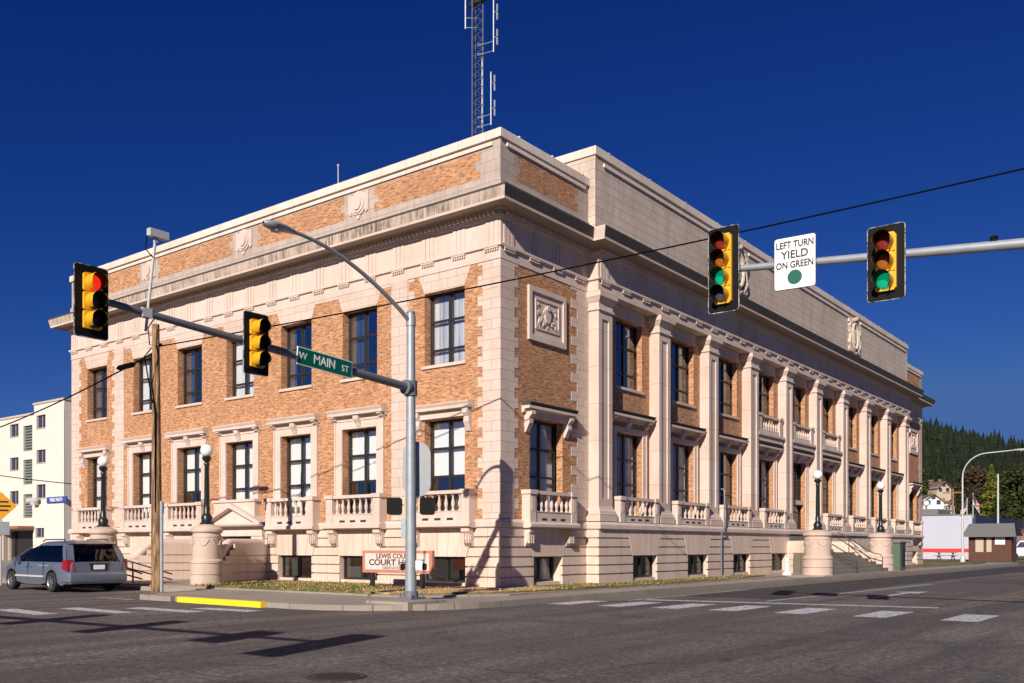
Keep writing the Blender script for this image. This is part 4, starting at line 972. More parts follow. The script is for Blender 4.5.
# the mast arm at the south-west corner, its shadow lies on the road
sp_ = empty("signal_pole", (-6.2, -25.1, 0)); tag(sp_, "steel mast arm over the southern leg of the avenue", "traffic pole")
m = M(); m.tube([(-6.2, -25.1, 0), (-6.2, -25.1, 7.4)], [.17, .13], 18); build("pole", m, "galv", sp_, smooth=True)
m = M(); m.tube([(-6.2, -25.1, 5.5), (10.6, -25.1, 6.1)], [.12, .07], 14); build("mast_arm", m, "galv_dark", sp_, smooth=True)
for i, x in enumerate((2.0, 5.0, 10.4)):
    signal(("signal on the southern mast arm nearest its pole", "signal halfway out on the southern mast arm", "signal at the tip of the southern mast arm")[i], 3, ["lens_red_on", "lens_dark", "lens_dark"], (x, -24.95, 5.9), R(180), "traffic signals", 0, 1.0 if i < 2 else 1.2)
m = M(); m.poly(rrect(8.3, 5.9, .85, 1.0, .05), -24.98, -24.97); tag(build("road_sign", m, "sign_back"), "plain square sign on the southern mast arm", "road sign")

# lamps on the pedestals
def globe_lamp(x, y, label, proto=[]):
    if not proto:
        t = empty("globe_lamp", (0, 0, 0)); m = M()
        m.lathe(0, 0, 0, [(.25, 0), (.25, .06), (.18, .10), (.2, .28), (.15, .36), (.11, .42), (.115, .6), (.095, .66), (.10, .7), (.08, 2.1), (.10, 2.14), (.10, 2.2), (.07, 2.25), (.15, 2.33), (.17, 2.42), (.12, 2.46)], 16)
        build("post", m, "post_black", t, origin=(0, 0, 0), smooth=True)
        m = M(); m.ball((0, 0, 2.66), .225, 20, 12); build("globe", m, "bulb_white", t, origin=(0, 0, 0), smooth=True); proto.append(t); o = t
    else: o = copy_tree(proto[0])
    o.location = (x, y, 2.33); o["label"] = label; o["category"] = "lamp"; o["group"] = "globe lamps on the entrance pedestals"; return o
globe_lamp(PEDS[0][0], PEDS[0][1], "white globe lamp on black post beside the pedimented side door")
globe_lamp(PEDS[1][0], PEDS[1][1], "white globe lamp on black post above the silver minivan")
globe_lamp(PEDS[2][0], PEDS[2][1], "white globe lamp on black post on the nearer front stair pedestal")
globe_lamp(PEDS[3][0], PEDS[3][1], "white globe lamp on black post beside the green utility cabinet")
gp = pix(926.3, 503.5, D=162); t = empty("street_lamp", (gp.x, gp.y, 0)); tag(t, "small white globe lamp on brown post beyond the far corner of the courthouse", "lamp")
m = M(); m.tube([(gp.x, gp.y, 0), (gp.x, gp.y, gp.z - .4)], .17, 8); build("post", m, "house_brown", t, smooth=True); m = M(); m.ball(gp, .5, 14, 8); build("globe", m, "bulb_white", t, smooth=True)

# utility pole with its riser pipe
UX, UY = -7.9, -7.25
t = empty("utility_pole", (UX, UY, .17)); tag(t, "weathered wooden utility pole standing beside the minivan", "utility pole")
m = M(); m.tube([(UX + .03, UY, .1), (UX + .01, UY, 3), (UX - .02, UY, 8.45)], [.17, .155, .105], 14); build("pole", m, "wood_pole", t, smooth=True)
m = M(); x2, y2 = UX + .26, UY + .02; m.tube([(x2, y2, .1), (x2, y2, 2.95)], .055, 10); build("riser_pipe", m, "galv", t, smooth=True)
m = M(); m.tube([(UX + .1, UY - .05, 7.75), (UX + .12, UY + .0, 7.4), (UX - .02, UY - .14, 6.6), (UX + .12, UY - .12, 5.7), (UX + .12, UY - .1, 2.6)], .022, 6); m.tube([(UX - .1, UY - .1, 7.72), (UX - .5, UY - .1, 7.5), (UX + .02, UY - .14, 6.0)], .02, 6)
m.ball((UX + .22, UY, 7.78), .06, 8, 5); m.ball((UX - .22, UY, 7.5), .06, 8, 5); build("cable_loop", m, "wire_black", t, smooth=True)
def wire(name, a, b_, sag, r_, label, n_=30, cat="wire"):
    a, b_ = Vector(a), Vector(b_); m = M()
    m.tube([a.lerp(b_, i / n_) - Vector((0, 0, sag * 4 * (i / n_) * (1 - i / n_))) for i in range(n_ + 1)], r_, 6)
    return tag(build(name, m, "wire_black", smooth=True), label, cat)
A1 = Vector((UX + .1, UY, 7.75)); B1 = pix(1024, 164, D=21); B2 = A1 + (B1 - A1) * 1.35
B2.z = B1.z + (B1.z - A1.z) * .42
wire("overhead_wire", A1, B2, .30, .021, "black span wire crossing from the wooden pole over the intersection")
C1 = pix(60, 386.5, D=34); C2 = A1 + (C1 - A1) * 4
w2 = wire("overhead_wire", Vector((UX - .1, UY, 7.6)), C2, .6, .028, "black wire running west from the wooden pole with a fat splice")
m = M(); s1, s2 = pix(135, 364, D=30.2), pix(117, 368.5, D=30.9); m.tube([s1, s1.lerp(s2, .15), s1.lerp(s2, .85), s2], [.03, .09, .09, .03], 10); build("splice_case", m, "wire_black", w2, smooth=True)
wire("overhead_wire", pix(-60, 466, D=60), pix(74, 484, D=66), .1, .03, "thin wire sagging across the white apartment block")

# lawn sign
t = empty("lawn_sign", (-2.7, -2.1, GZ)); tag(t, "cream and orange courthouse name board on dark posts in the lawn", "sign")
sx0, sx1 = -4.12, -1.02
m = M(); m.box(sx0, sx1, -2.12, -2.02, .70, 1.42); build("board", m, "sign_orange", t)
m = M(); m.box(sx0 + .13, sx1 - .13, -2.13, -2.1205, .80, 1.33); fo = build("cream_face", m, "sign_cream", t)
m = M(); m.box(sx0 + .33, sx0 + .5, -2.10, -2.03, .1, .69); build("leg", m, "frame_dark", t)
m = M(); m.box(sx1 - .55, sx1 - .38, -2.10, -2.03, .1, .69); build("leg", m, "frame_dark", t)
ox = (sx0 + sx1) / 2
text("lettering", "LEWIS COUNTY", .215, "text_brown", t, (ox + 2.7, -.035, 1.235 - GZ), bold=.004, sx=1.15); text("lettering", "COURT HOUSE", .27, "text_brown", t, (ox + 2.7, -.035, 1.03 - GZ), bold=.006, sx=1.32); text("lettering", "DEDICATED 1927", .12, "text_brown", t, (ox + 2.7, -.035, .86 - GZ), sx=1.3)
# papers in the basement window
m = M(FL); m.box(6.62, 7.28, -.24, -.235, .40, .82); tag(build("paper_notice", m, "white_blank"), "white paper notice leaning inside a basement window", "notice")

# green utility cabinet
t = empty("utility_cabinet", (3.0, 34.4, .18)); tag(t, "tall dull green metal utility cabinet beyond the front stairs", "cabinet")
gx, gy = 2.75, 34.6
m = M(); m.box(gx - .55, gx + .55, gy - .6, gy + .6, .17, 1.75); m.box(gx - .6, gx + .6, gy - .65, gy + .65, 1.75, 1.85); build("body", m, "green_cabinet", t)
m = M(); m.box(gx - .45, gx - .05, gy - .63, gy - .603, .3, 1.65); build("door", m, "green_cabinet", t); m = M(); m.box(gx + .1, gx + .5, gy - .63, gy - .603, .3, 1.65); build("door", m, "green_cabinet", t)
m = M(); m.box(gx + .553, gx + .6, gy - .2, gy + .3, .4, 1.6); build("louvre", m, "post_black", t)

# antenna mast on the roof
AX, AY = -7.05, 7.36
t = empty("antenna_mast", (AX, AY, 13.3)); tag(t, "tall triangular steel lattice mast rising from the courthouse roof", "antenna mast")
m = M(); H0, H1 = 13.3, 31; rr_ = .27
L3 = [(AX + rr_ * math.cos(R(a)), AY + rr_ * math.sin(R(a))) for a in (20, 140, 260)]
for p in L3: m.tube([(*p, H0), (*p, H1)], .024, 6)
z = H0; i = 0
while z < H1 - .4:
    for j in range(3):
        a, b_ = L3[j], L3[(j + 1) % 3]; m.tube([(*a, z), (*b_, z + .4)], .009, 4); m.tube([(*a, z + .4), (*b_, z + .4)], .008, 4)
    z += .4
build("lattice", m, "galv_dark", t)
def ant(u, v0, v1, D, rad, dip, label):
    a, b_ = pix(u, v0, D=D), pix(u, v1, D=D); m = M()
    m.tube([b_, a], rad, 8); o = build("whip_antenna", m, "galv", t, smooth=True); m = M()
    for v in (v1 - 1.5, v1 - 11):
        c = pix(u, v, D=D); m.tube([c, (AX, AY, c.z)], .016, 5)
    for dv in dip:
        c = pix(u, dv, D=D); e = pix(u + 3.6, dv, D=D); m.tube([c, e], .014, 5); m.tube([(e.x, e.y, e.z - .33), (e.x, e.y, e.z - .03)], .04, 6); m.tube([(e.x, e.y, e.z + .03), (e.x, e.y, e.z + .33)], .04, 6)
    build("standoff_arm", m, "galv", o)
ant(465.5, -60, 29, 40, .035, (), ""); ant(483.4, 6, 55, 40, .03, (), ""); ant(493.6, -40, 52, 39.6, .03, (12, 37), ""); ant(491, 72, 125, 39.6, .03, (83, 108), ""); ant(482.2, 58, 128, 40, .03, (), "")
m = M(); c = pix(478, 2, D=40); m.box(c.x - .5, c.x + .5, c.y - .1, c.y + .1, c.z - .06, c.z + .06); build("crossbar", m, "frame_dark", t)
a, b_ = pix(338.2, 184, y=.6), pix(339, 165, y=.6); m = M(); m.tube([(a.x, a.y, 13.3), (a.x, a.y, b_.z)], .022, 6); m.ball((a.x, a.y, b_.z), .05, 6, 4)
tag(build("lightning_rod", m, "white_steel", smooth=True), "short thin rod standing above the parapet over Main Street", "rod")

# ------------------------------------------------------------------ minivan, parked by the kerb (local x forwards, rear bumper at 0)
def minivan(loc, rz):
    t = empty("minivan", (0, 0, 0)); tag(t, "silver blue minivan parked at the kerb with its tail lights towards us", "car")
    Lc = 5.15; HW = .965; ax = (1.12, 4.12); wr = .34
    st = sorted(set([0, .04, .12, .25, .45] + [ax_ + .44 * math.cos(R(a)) for ax_ in ax for a in range(0, 181, 15)] + [1.9, 2.5, 3.1, 4.75, 4.95, 5.08, 5.15]))
    def zb(x):
        z = .24 if .3 < x < 4.85 else .30
        for a in ax:
            d = abs(x - a)
            if d < .44: z = max(z, math.sqrt(.44 ** 2 - d * d) + .34 - .04 * 0 - .02)
        return z
    def belt(x): return 1.02 if x < 3.5 else 1.02 - ((x - 3.5) / 1.65) ** 1.9 * .42
    def hw(x):
        f = 1
        if x < .45: f = .86 + .14 * math.sin(min(1, x / .45) * math.pi / 2)
        if x > 4.3: f = math.sqrt(max(.12, 1 - ((x - 4.3) / .93) ** 2.2))
        return HW * f
    m = M(); rings = []
    for x in st:
        b0, b1, h = zb(x), belt(x), hw(x); mz = b0 + (b1 - b0)
        r_ = [(x, -h * .97, b0), (x, -h, b0 + (b1 - b0) * .3), (x, -h * 1.0, b0 + (b1 - b0) * .6), (x, -h * .985, b1 - .12), (x, -h * .95, b1), (x, -h * .6, b1 + .015)]
        rings.append(r_ + [(a, -b_, c) for a, b_, c in reversed(r_)])
    n_ = 12; vs = [p for r_ in rings for p in r_]
    m.add(vs, [(j * n_ + i, j * n_ + (i + 1) % n_, (j + 1) * n_ + (i + 1) % n_, (j + 1) * n_ + i) for j in range(len(st) - 1) for i in range(n_)] + [tuple(range(n_)), tuple(range((len(st) - 1) * n_, len(st) * n_))])
    body = build("body", m, "car_paint", t, origin=(0, 0, 0), smooth=True)
    # bumper
    m = M(); m.prof([(0, .34), (0, .60), (.06, .66), (.5, .66), (.5, .30), (.05, .30)], 0, 0) if False else None
    vs = []; rows = ((-.07, .36), (-.10, .45), (-.10, .60), (-.02, .68))
    for dx, z in rows:
        for y, xx in ((-.97, .55), (-.95, .2), (-.85, .04), (-.5, -.01), (0, -.03), (.5, -.01), (.85, .04), (.95, .2), (.97, .55)): vs.append((xx + dx * (1 if abs(y) < .9 else .4), y * 1.012, z))
    m.add(vs, [(j * 9 + i, j * 9 + i + 1, (j + 1) * 9 + i + 1, (j + 1) * 9 + i) for j in range(3) for i in range(8)]); build("rear_bumper", m, "car_paint", t, origin=(0, 0, 0), smooth=True)
    m = M(); m.box(.25, 4.8, -.78, .78, .2, .75); build("underbody", m, "black_plastic", t, origin=(0, 0, 0))
    # greenhouse
    def foot(xr, xf, h, z, cr=.12):
        return [(xr + cr, -h, z), (xr, -h + cr * 1.6, z), (xr - .03, 0, z), (xr, h - cr * 1.6, z), (xr + cr, h, z), ((xr + xf) / 2, h * 1.01, z), (xf - cr * 2.5, h, z), (xf, h - .28, z), (xf + .06, 0, z), (xf, -h + .28, z), (xf - cr * 2.5, -h, z), ((xr + xf) / 2, -h * 1.01, z)]
    lv = [foot(.07, 4.45, .90, .97), foot(.17, 3.85, .875, 1.2), foot(.30, 3.2, .815, 1.45), foot(.46, 2.6, .745, 1.61)]
    m = M(); m.add([p for l_ in lv for p in l_], [(j * 12 + i, j * 12 + (i + 1) % 12, (j + 1) * 12 + (i + 1) % 12, (j + 1) * 12 + i) for j in range(3) for i in range(12)]); build("window_glass", m, "car_glass", t, origin=(0, 0, 0), smooth=True)
    m = M(); m.box(.6, 3.0, -.7, .7, .9, 1.3); build("interior", m, "black_plastic", t, origin=(0, 0, 0))
    lv2 = [foot(.42, 2.68, .765, 1.585), foot(.26, 2.6, .745, 1.645), foot(.42, 2.35, .64, 1.72), foot(.8, 2.0, .38, 1.755)]
    m = M(); m.add([p for l_ in lv2 for p in l_], [(j * 12 + i, j * 12 + (i + 1) % 12, (j + 1) * 12 + (i + 1) % 12, (j + 1) * 12 + i) for j in range(3) for i in range(12)] + [tuple(range(36, 48)), tuple(range(12))]); build("roof", m, "car_paint", t, origin=(0, 0, 0), smooth=True)
    for s_ in (-1, 1):
        m = M()
        for x0, x1, wd in ((.10, .44, .22), (4.2, 2.6, .06)):
            p = []
            for z, h in ((1.0, .912), (1.2, .887), (1.45, .832), (1.62, .775)):
                f = (z - 1.0) / .62; xx = x0 + (x1 - x0) * f; p.append((xx, s_ * h, z)); 
            for a, b_ in zip(p, p[1:]): m.add([(a[0], a[1], a[2]), (a[0] + wd, a[1], a[2]), (b_[0] + wd, b_[1], b_[2]), (b_[0], b_[1], b_[2])], [(0, 1, 2, 3)])
        # rear corner return
        m.add([(.06, s_ * .70, 1.0), (.10, s_ * .912, 1.0), (.44, s_ * .78, 1.62), (.39, s_ * .60, 1.62)], [(0, 1, 2, 3)])
        build("pillar", m, "car_paint", t, origin=(0, 0, 0))
    for s_ in (-1, 1):
        m = M(); m.add([(-.015, s_ * .70, .72), (.04, s_ * .93, .72), (.30, s_ * .985, .80), (.28, s_ * .965, 1.08), (.06, s_ * .93, 1.12), (-.0, s_ * .76, 1.12)], [(0, 1, 4, 5), (1, 2, 3, 4)]); build("tail_light", m, "tail_red", t, origin=(0, 0, 0), recalc=False)
        m = M(); m.tube([(.75, s_ * .66, 1.70), (.85, s_ * .66, 1.79), (2.2, s_ * .66, 1.79), (2.35, s_ * .66, 1.72)], .02, 6); build("roof_rail", m, "frame_dark", t, origin=(0, 0, 0), smooth=True)
        m = M(); m.box(3.35, 3.5, s_ * .95, s_ * 1.12, 1.0, 1.18); build("mirror", m, "car_paint", t, origin=(0, 0, 0))
        m = M(); m.add([(4.7, s_ * .86, .62), (5.1, s_ * .5, .6), (5.08, s_ * .5, .78), (4.72, s_ * .88, .84)], [(0, 1, 2, 3)]); build("headlight", m, "white_steel", t, origin=(0, 0, 0), recalc=False)
        m = M(); m.box(1.6, 3.7, s_ * .965, s_ * .985, .50, .56); m.box(1.25, 2.0, s_ * .945, s_ * .962, .90, .915); build("side_trim", m, "white_steel", t, origin=(0, 0, 0))
        for a in ax:
            m = M(); cy_ = s_ * .86; n2 = 22; prof_ = [(.20, -.11), (.31, -.11), (.34, -.08), (.34, .08), (.31, .11), (.21, .11)]
            vs = [(a + r_ * math.cos(2 * math.pi * k / n2), cy_ + y * s_, .34 + r_ * math.sin(2 * math.pi * k / n2)) for r_, y in prof_ for k in range(n2)]
            m.add(vs, [(j * n2 + k, j * n2 + (k + 1) % n2, (j + 1) * n2 + (k + 1) % n2, (j + 1) * n2 + k) for j in range(5) for k in range(n2)]); wo_ = build("wheel", m, "rubber", t, origin=(a, cy_, .34), smooth=True)
            m = M(); n2 = 20; vs = [(a + r_ * math.cos(2 * math.pi * k / n2), cy_ + y * s_, .34 + r_ * math.sin(2 * math.pi * k / n2)) for r_, y in ((.215, .105), (.19, .085), (.19, .03)) for k in range(n2)]
            m.add(vs, [(j * n2 + k, j * n2 + (k + 1) % n2, (j + 1) * n2 + (k + 1) % n2, (j + 1) * n2 + k) for j in range(2) for k in range(n2)])
            for k in range(6):
                a1 = R(60 * k + 10); c1, s1_ = math.cos(a1), math.sin(a1)
                m.add([(a - .025 * s1_, cy_ + .09 * s_, .34 + .025 * c1), (a + .025 * s1_, cy_ + .09 * s_, .34 - .025 * c1), (a + .2 * c1 + .045 * s1_, cy_ + .08 * s_, .34 + .2 * s1_ - .045 * c1), (a + .2 * c1 - .045 * s1_, cy_ + .08 * s_, .34 + .2 * s1_ + .045 * c1)], [(0, 1, 2, 3)])
            build("rim", m, "rim", wo_, recalc=False)
    for s_ in (-1, 1):
        m = M()
        for xx in (1.62, 2.75, 3.75): m.box(xx - .006, xx + .006, s_ * .948, s_ * .974, .42, .99)
        build("door_seam", m, "black_plastic", t, origin=(0, 0, 0)); m = M()
        for xx in (2.9, 2.55): m.box(xx - .09, xx + .09, s_ * .95, s_ * .985, .84, .875)
        build("door_handle", m, "car_paint", t, origin=(0, 0, 0))
    m = M(); m.box(-.045, -.03, -.17, .17, .78, .93); build("licence_plate", m, "white_paint", t, origin=(0, 0, 0))
    m = M(); m.box(-.03, .02, -.30, .30, .94, .985); m.box(-.02, .03, -.26, .26, .755, .96); build("tailgate_recess", m, "frame_dark", t, origin=(0, 0, 0))
    m = M(); m.box(.28, .36, -.28, .28, 1.60, 1.655); build("brake_light", m, "tail_red", t, origin=(0, 0, 0))
    m = M(); m.tube([(.02, .1, 1.08), (.06, -.28, 1.10), (.10, -.5, 1.14)], .012, 6); m.box(.02, .06, .02, .14, 1.04, 1.1); build("wiper", m, "black_plastic", t, origin=(0, 0, 0))
    mesh_at(t, loc, rz); return t
tv = minivan((-11.85, -6.95, 0), R(177)); tv.scale = (1.09, 1.12, 1.0)

# ------------------------------------------------------------------ west side: white block, warning sign
t = empty("apartment_block", (-84, 26, 0)); tag(t, "plain white four storey block with small square windows and stair louvres", "building")
y0 = 20.5
def wx(u, v): p = pix(u, v, y=y0); return p.x, p.z
FW = lambda u, d, z: (u, y0 - d, z)
x64, ztop = wx(64, 399.5); x34, _ = wx(34, 405); zlow = wx(34, 414.5)[1]; x0_ = -118
rows = []
for v0, v1 in ((424, 436.5), (457.5, 470), (491, 504)): rows.append((wx(15, v1)[1], wx(15, v0)[1]))
winA = (wx(10, 430)[0], wx(18.5, 430)[0]); winB = (wx(36.5, 430)[0], wx(45.5, 430)[0]); lou = (wx(23.4, 430)[0], wx(32.3, 430)[0])
holes = []
for z0, z1 in rows: holes += [(winA[0], winA[1], z0, z1), (winB[0], winB[1], z0 + .45, z1 + .45)]
lz = [(wx(28, 451)[1], wx(28, 425.5)[1]), (wx(28, 484.5)[1], wx(28, 459.5)[1]), (wx(28, 518)[1], wx(28, 494)[1])]
for z0, z1 in lz: holes.append((lou[0], lou[1], z0, z1))
dr = (wx(9, 545)[0], wx(33, 545)[0], 0, wx(20, 530.5)[1]); holes.append(dr); holes.append((wx(35.5, 535)[0], wx(44, 535)[0], wx(40, 537)[1], wx(40, 528)[1]))
m = M(FW); wall_grid(m, x0_, x64 + .02, 0, zlow, holes, 0, .25)
m.F = ID; m.plan([(x34, y0), (x64, y0), (x64, y0 + 9), (x34, y0 + 9)], zlow + .002, ztop); m.plan([(x64 - 1.5, y0 + .004), (x64 + .85, y0 + 2.2), (x64 + .85, y0 + 8), (x64 - 1.5, y0 + 8)], wx(64, 441)[1], ztop - .05)
m.quad((x64, y0, 0), (x64, y0 + 14, 0), (x64, y0 + 14, zlow), (x64, y0, zlow)); m.quad((x0_, y0, zlow), (x64, y0, zlow), (x64, y0 + 14, zlow), (x0_, y0 + 14, zlow))
build("wall", m, "plaster_white", t)
m = M(); m.box(x34 - .1, x64 + .1, y0 - .1, y0 + 9, ztop, ztop + .18); m.box(x0_, x34, y0 - .1, y0 + .4, zlow, zlow + .2); build("roof_edge", m, "plaster_tan", t)
for i, h in enumerate(holes[:6] + [holes[-1]]):
    m = M(FW); m.box(h[0], h[1], -.3, -.2, h[2], h[3]); wo_ = build("window", m, "glass_blue" if False else "navy", t); m = M(FW); m.box((h[0] + h[1]) / 2 - .03, (h[0] + h[1]) / 2 + .03, -.2, -.15, h[2], h[3]); m.box(h[0], h[1], -.2, .06, h[2] - .08, h[2]); build("sill", m, "plaster_tan", wo_)
for z0, z1 in lz:
    m = M(FW); m.box(lou[0], lou[1], -.3, -.24, z0, z1); k = z0
    while k < z1 - .08: m.box(lou[0], lou[1], -.24, -.1, k, k + .1); k += .28
    build("louvre", m, "louvre_grey", t)
m = M(FW); m.box(dr[0], dr[1], -.5, -.25, 0, dr[3]); m.box(dr[0] + 1, dr[0] + 1.1, -.25, -.1, 0, dr[3]); build("entrance_door", m, "frame_dark", t)
m = M(FW); m.box(wx(-14, 528)[0], wx(34.5, 528)[0], 0, 1.6, wx(10, 529.5)[1], wx(10, 526.8)[1]); build("canopy", m, "house_brown", t)
m = M(FW); m.box(wx(-30, 545)[0], wx(8.6, 545)[0], .02, .5, 0, wx(4, 530)[1]); build("lower_wall", m, "plaster_tan", t)
sx_, sz_ = wx(57.5, 499.8); m = M(FW); hw_ = (wx(67.5, 500)[0] - wx(47.8, 500)[0]) / 2; m.box(sx_ - hw_, sx_ + hw_, .02, .12, sz_ - .29, sz_ + .29); bs = build("name_sign", m, "blue_sign", t)
ts = text("lettering", "PUBLIC HEALTH", .44, "white_paint", bs, (0, -.07, .29), bold=.012, sx=.74)
m = M(FW); a, b_ = wx(31, 501.5)[0], wx(41.5, 498.5)[0]; m.box(a, b_, .3, .5, wx(36, 502)[1], wx(36, 498)[1]); m.box(wx(35.5, 505)[0], wx(39.5, 505)[0], .1, .5, wx(36, 505)[1], wx(36, 502.2)[1]); build("wall_unit", m, "white_steel", t)
a = wx(53.8, 400)[0]; m = M(); m.tube([(a, y0 + 2, ztop), (a, y0 + 2, wx(53.8, 356)[1])], .05, 6); build("roof_aerial", m, "white_steel", t)
t = empty("warning_sign", (0, 0, 0)); tag(t, "yellow diamond warning sign with black lines of text on a thin post", "road sign")
m = M(); m.poly([(0, -.56), (.56, 0), (0, .56), (-.56, 0)], -.01, .01); build("panel", m, "sign_yellow", t, origin=(0, 0, 0))
m = M()
for z, a in ((.17, .26), (0, .34), (-.17, .26)): m.box(-a, a, -.016, -.0105, z - .035, z + .035)
build("text_line", m, "text_black", t, origin=(0, 0, 0))
m = M(); m.tube([(0, .04, -3.2), (0, .04, .4)], .035, 8); build("post", m, "galv", t, origin=(0, 0, 0))
m = M(); m.box(-.3, .3, -.02, 0, -1.15, -.62); build("plate", m, "galv", t, origin=(0, 0, 0))
p = pix(1, 506, D=37); mesh_at(t, p, CAM_YAW + R(28))
m = M(); c = pix(36, 560, z=.15); m.tube([(c.x, c.y, 0), (c.x, c.y, 3.0)], .05, 8); m.box(c.x - .12, c.x + .12, c.y - .02, c.y + .02, 2.6, 3.0); tag(build("sign_post", m, "white_steel", smooth=True), "thin pale post before the dark doorway of the white block", "post")

# ------------------------------------------------------------------ down the avenue
t = empty("street_light", (0, 0, 0)); FXL, FYL = .35, 65.0; tag(t, "slender pale street light with a curved arm at the end of the lawn", "street light")
m = M(); pts = [(FXL, FYL, .15), (FXL, FYL, 7.6)] + [(FXL + 2.0 * (1 - math.cos(R(a))), FYL, 7.6 + 2.0 * math.sin(R(a))) for a in range(10, 91, 10)] + [(FXL + 4.1, FYL, 9.72)]
m.tube(pts, [.10, .07] + [.055] * 9 + [.045], 10); m.lathe(FXL, FYL, .15, [(.22, 0), (.22, .5), (.14, .6)], 12); build("pole", m, "white_steel", t, smooth=True); cobra(t, FXL + 4.0, FYL, 9.73, 1, 0, .9, ("white_steel", "white_steel"))
# warehouse
t = empty("warehouse", (-20, 112, 0)); tag(t, "pale lilac warehouse with a red stripe and dark blue fascia", "building")
WY = 104.6; xw1 = pix(972, 540, y=WY).x; zt = pix(940, 515.5, y=WY).z; xw0 = -60; y1 = WY + 36
m = M(); m.plan([(xw0, WY), (xw1, WY), (xw1, y1), (xw0, y1)], -.5, zt); build("wall", m, "warehouse_paint", t)
m = M(); m.box(xw0, xw1 + .003, WY - .012, WY - .002, pix(940, 552.3, y=WY).z, pix(940, 548.6, y=WY).z); build("red_stripe", m, "red_paint", t)
m = M(); m.box(xw1 + .002, xw1 + .35, WY + .3, y1, zt - 1.1, zt + .05); build("fascia", m, "navy", t)
m = M(); m.box(xw0, xw1 + .1, WY - .1, WY + .2, zt, zt + .12); m.box(xw0, xw1 - 4.2, WY + 1, WY + 8, zt + .1, zt + .9); build("roof", m, "roof_grey", t)
# kiosk shelter
t = empty("kiosk", (0, 90, 0)); tag(t, "dark brown timber shelter with grey gable roof and pale notices", "shelter")
KY = 88.0; kx0, kx1 = pix(968.5, 550, y=KY).x, pix(1013, 550, y=KY + 1).x; kz = pix(985, 533.5, y=KY).z; kr = pix(985, 523.5, y=KY + 1.5).z
m = M(); m.plan([(kx0, KY), (kx1, KY), (kx1, KY + 3.2), (kx0, KY + 3.2)], -.2, kz + .1); m.poly([(kx0, 0), (kx0, 0)], 0, 0) if False else None
m.add([(kx0, KY, kz), (kx0, KY + 3.2, kz), (kx0, KY + 1.6, kr - .1), (kx1, KY, kz), (kx1, KY + 3.2, kz), (kx1, KY + 1.6, kr - .1)], [(0, 1, 2), (3, 4, 5)]); build("wall", m, "wood_dark", t)
m = M(); e = .55
m.add([(kx0 - e, KY - .7, kz - .25), (kx1 + e, KY - .7, kz - .25), (kx1 + e - .5, KY + 1.6, kr), (kx0 - e + .3, KY + 1.6, kr), (kx0 - e, KY + 3.9, kz - .25), (kx1 + e, KY + 3.9, kz - .25), (kx0 - e, KY - .7, kz - .37), (kx1 + e, KY - .7, kz - .37)], [(0, 1, 2, 3), (3, 2, 5, 4), (0, 1, 7, 6)]); build("roof", m, "roof_grey", t)
for u0, u1, v0, v1, mt in ((995, 1005, 536.5, 544.5, "white_paint"), (975.5, 983.5, 538, 552, "plaster_tan"), (986.5, 991.5, 537, 552, "plaster_tan")):
    a, b_ = pix(u0, v1, y=KY - .02), pix(u1, v0, y=KY - .02); m = M(); m.box(a.x, b_.x, KY - .05, KY - .005, a.z, b_.z); build("notice_board", m, mt, t)
# picnic table
PXc, PYc = pix(946, 556.5, y=76).x, 76; t = empty("picnic_table", (PXc, PYc, 0)); tag(t, "weathered wooden picnic table on the lawn before the warehouse", "table")
m = M(); m.box(PXc - .95, PXc + .95, PYc - .4, PYc + .4, .93, .99); build("tabletop", m, "wood_pole", t)
for s_ in (-1, 1):
    m = M(); m.box(PXc - .95, PXc + .95, PYc + s_ * .75 - .14, PYc + s_ * .75 + .14, .62, .67); build("bench", m, "wood_pole", t)
    m = M(); m.tube([(PXc + s_ * .65, PYc - .75, .2), (PXc + s_ * .65, PYc + .3, .93)], .05, 5); m.tube([(PXc + s_ * .65, PYc + .75, .2), (PXc + s_ * .65, PYc - .3, .93)], .05, 5); m.tube([(PXc + s_ * .65, PYc - .8, .58), (PXc + s_ * .65, PYc + .8, .58)], .05, 5); build("leg", m, "wood_dark", t)
# delivery van
vx, vy = pix(1021, 550, y=104).x, 104; t = empty("box_van", (vx, vy, 0)); tag(t, "white van parked beside the brown shelter", "van")
m = M(); m.prof([(0, .5), (0, 1.35), (1.2, 1.5), (1.9, 2.4), (5.4, 2.45), (5.5, .5)], 0, 0) if False else None
m.F = lambda u, d, z: (vx - 1.6 + u, vy + d, z); m.poly([(0, .45), (.02, 1.25), (.9, 1.4), (1.5, 2.25), (5.2, 2.35), (5.3, .45)], 0, 1.9); build("body", m, "white_paint", t)
m = M(); m.F = lambda u, d, z: (vx - 1.6 + u, vy + d, z); m.poly([(1.05, 1.42), (1.52, 2.1), (2.3, 2.1), (2.3, 1.42)], -.01, -.002); m.poly([(.2, .8), (.2, 1.0), (.6, 1.0), (.6, .8)], -.01, -.002); build("window", m, "navy", t)
for u in (.9, 4.3):
    m = M(); m.F = lambda a, d, z: (vx - 1.6 + a, vy + d, z); m.poly(ell(u, .42, .4, .4, 16), -.03, .22); build("wheel", m, "rubber", t)
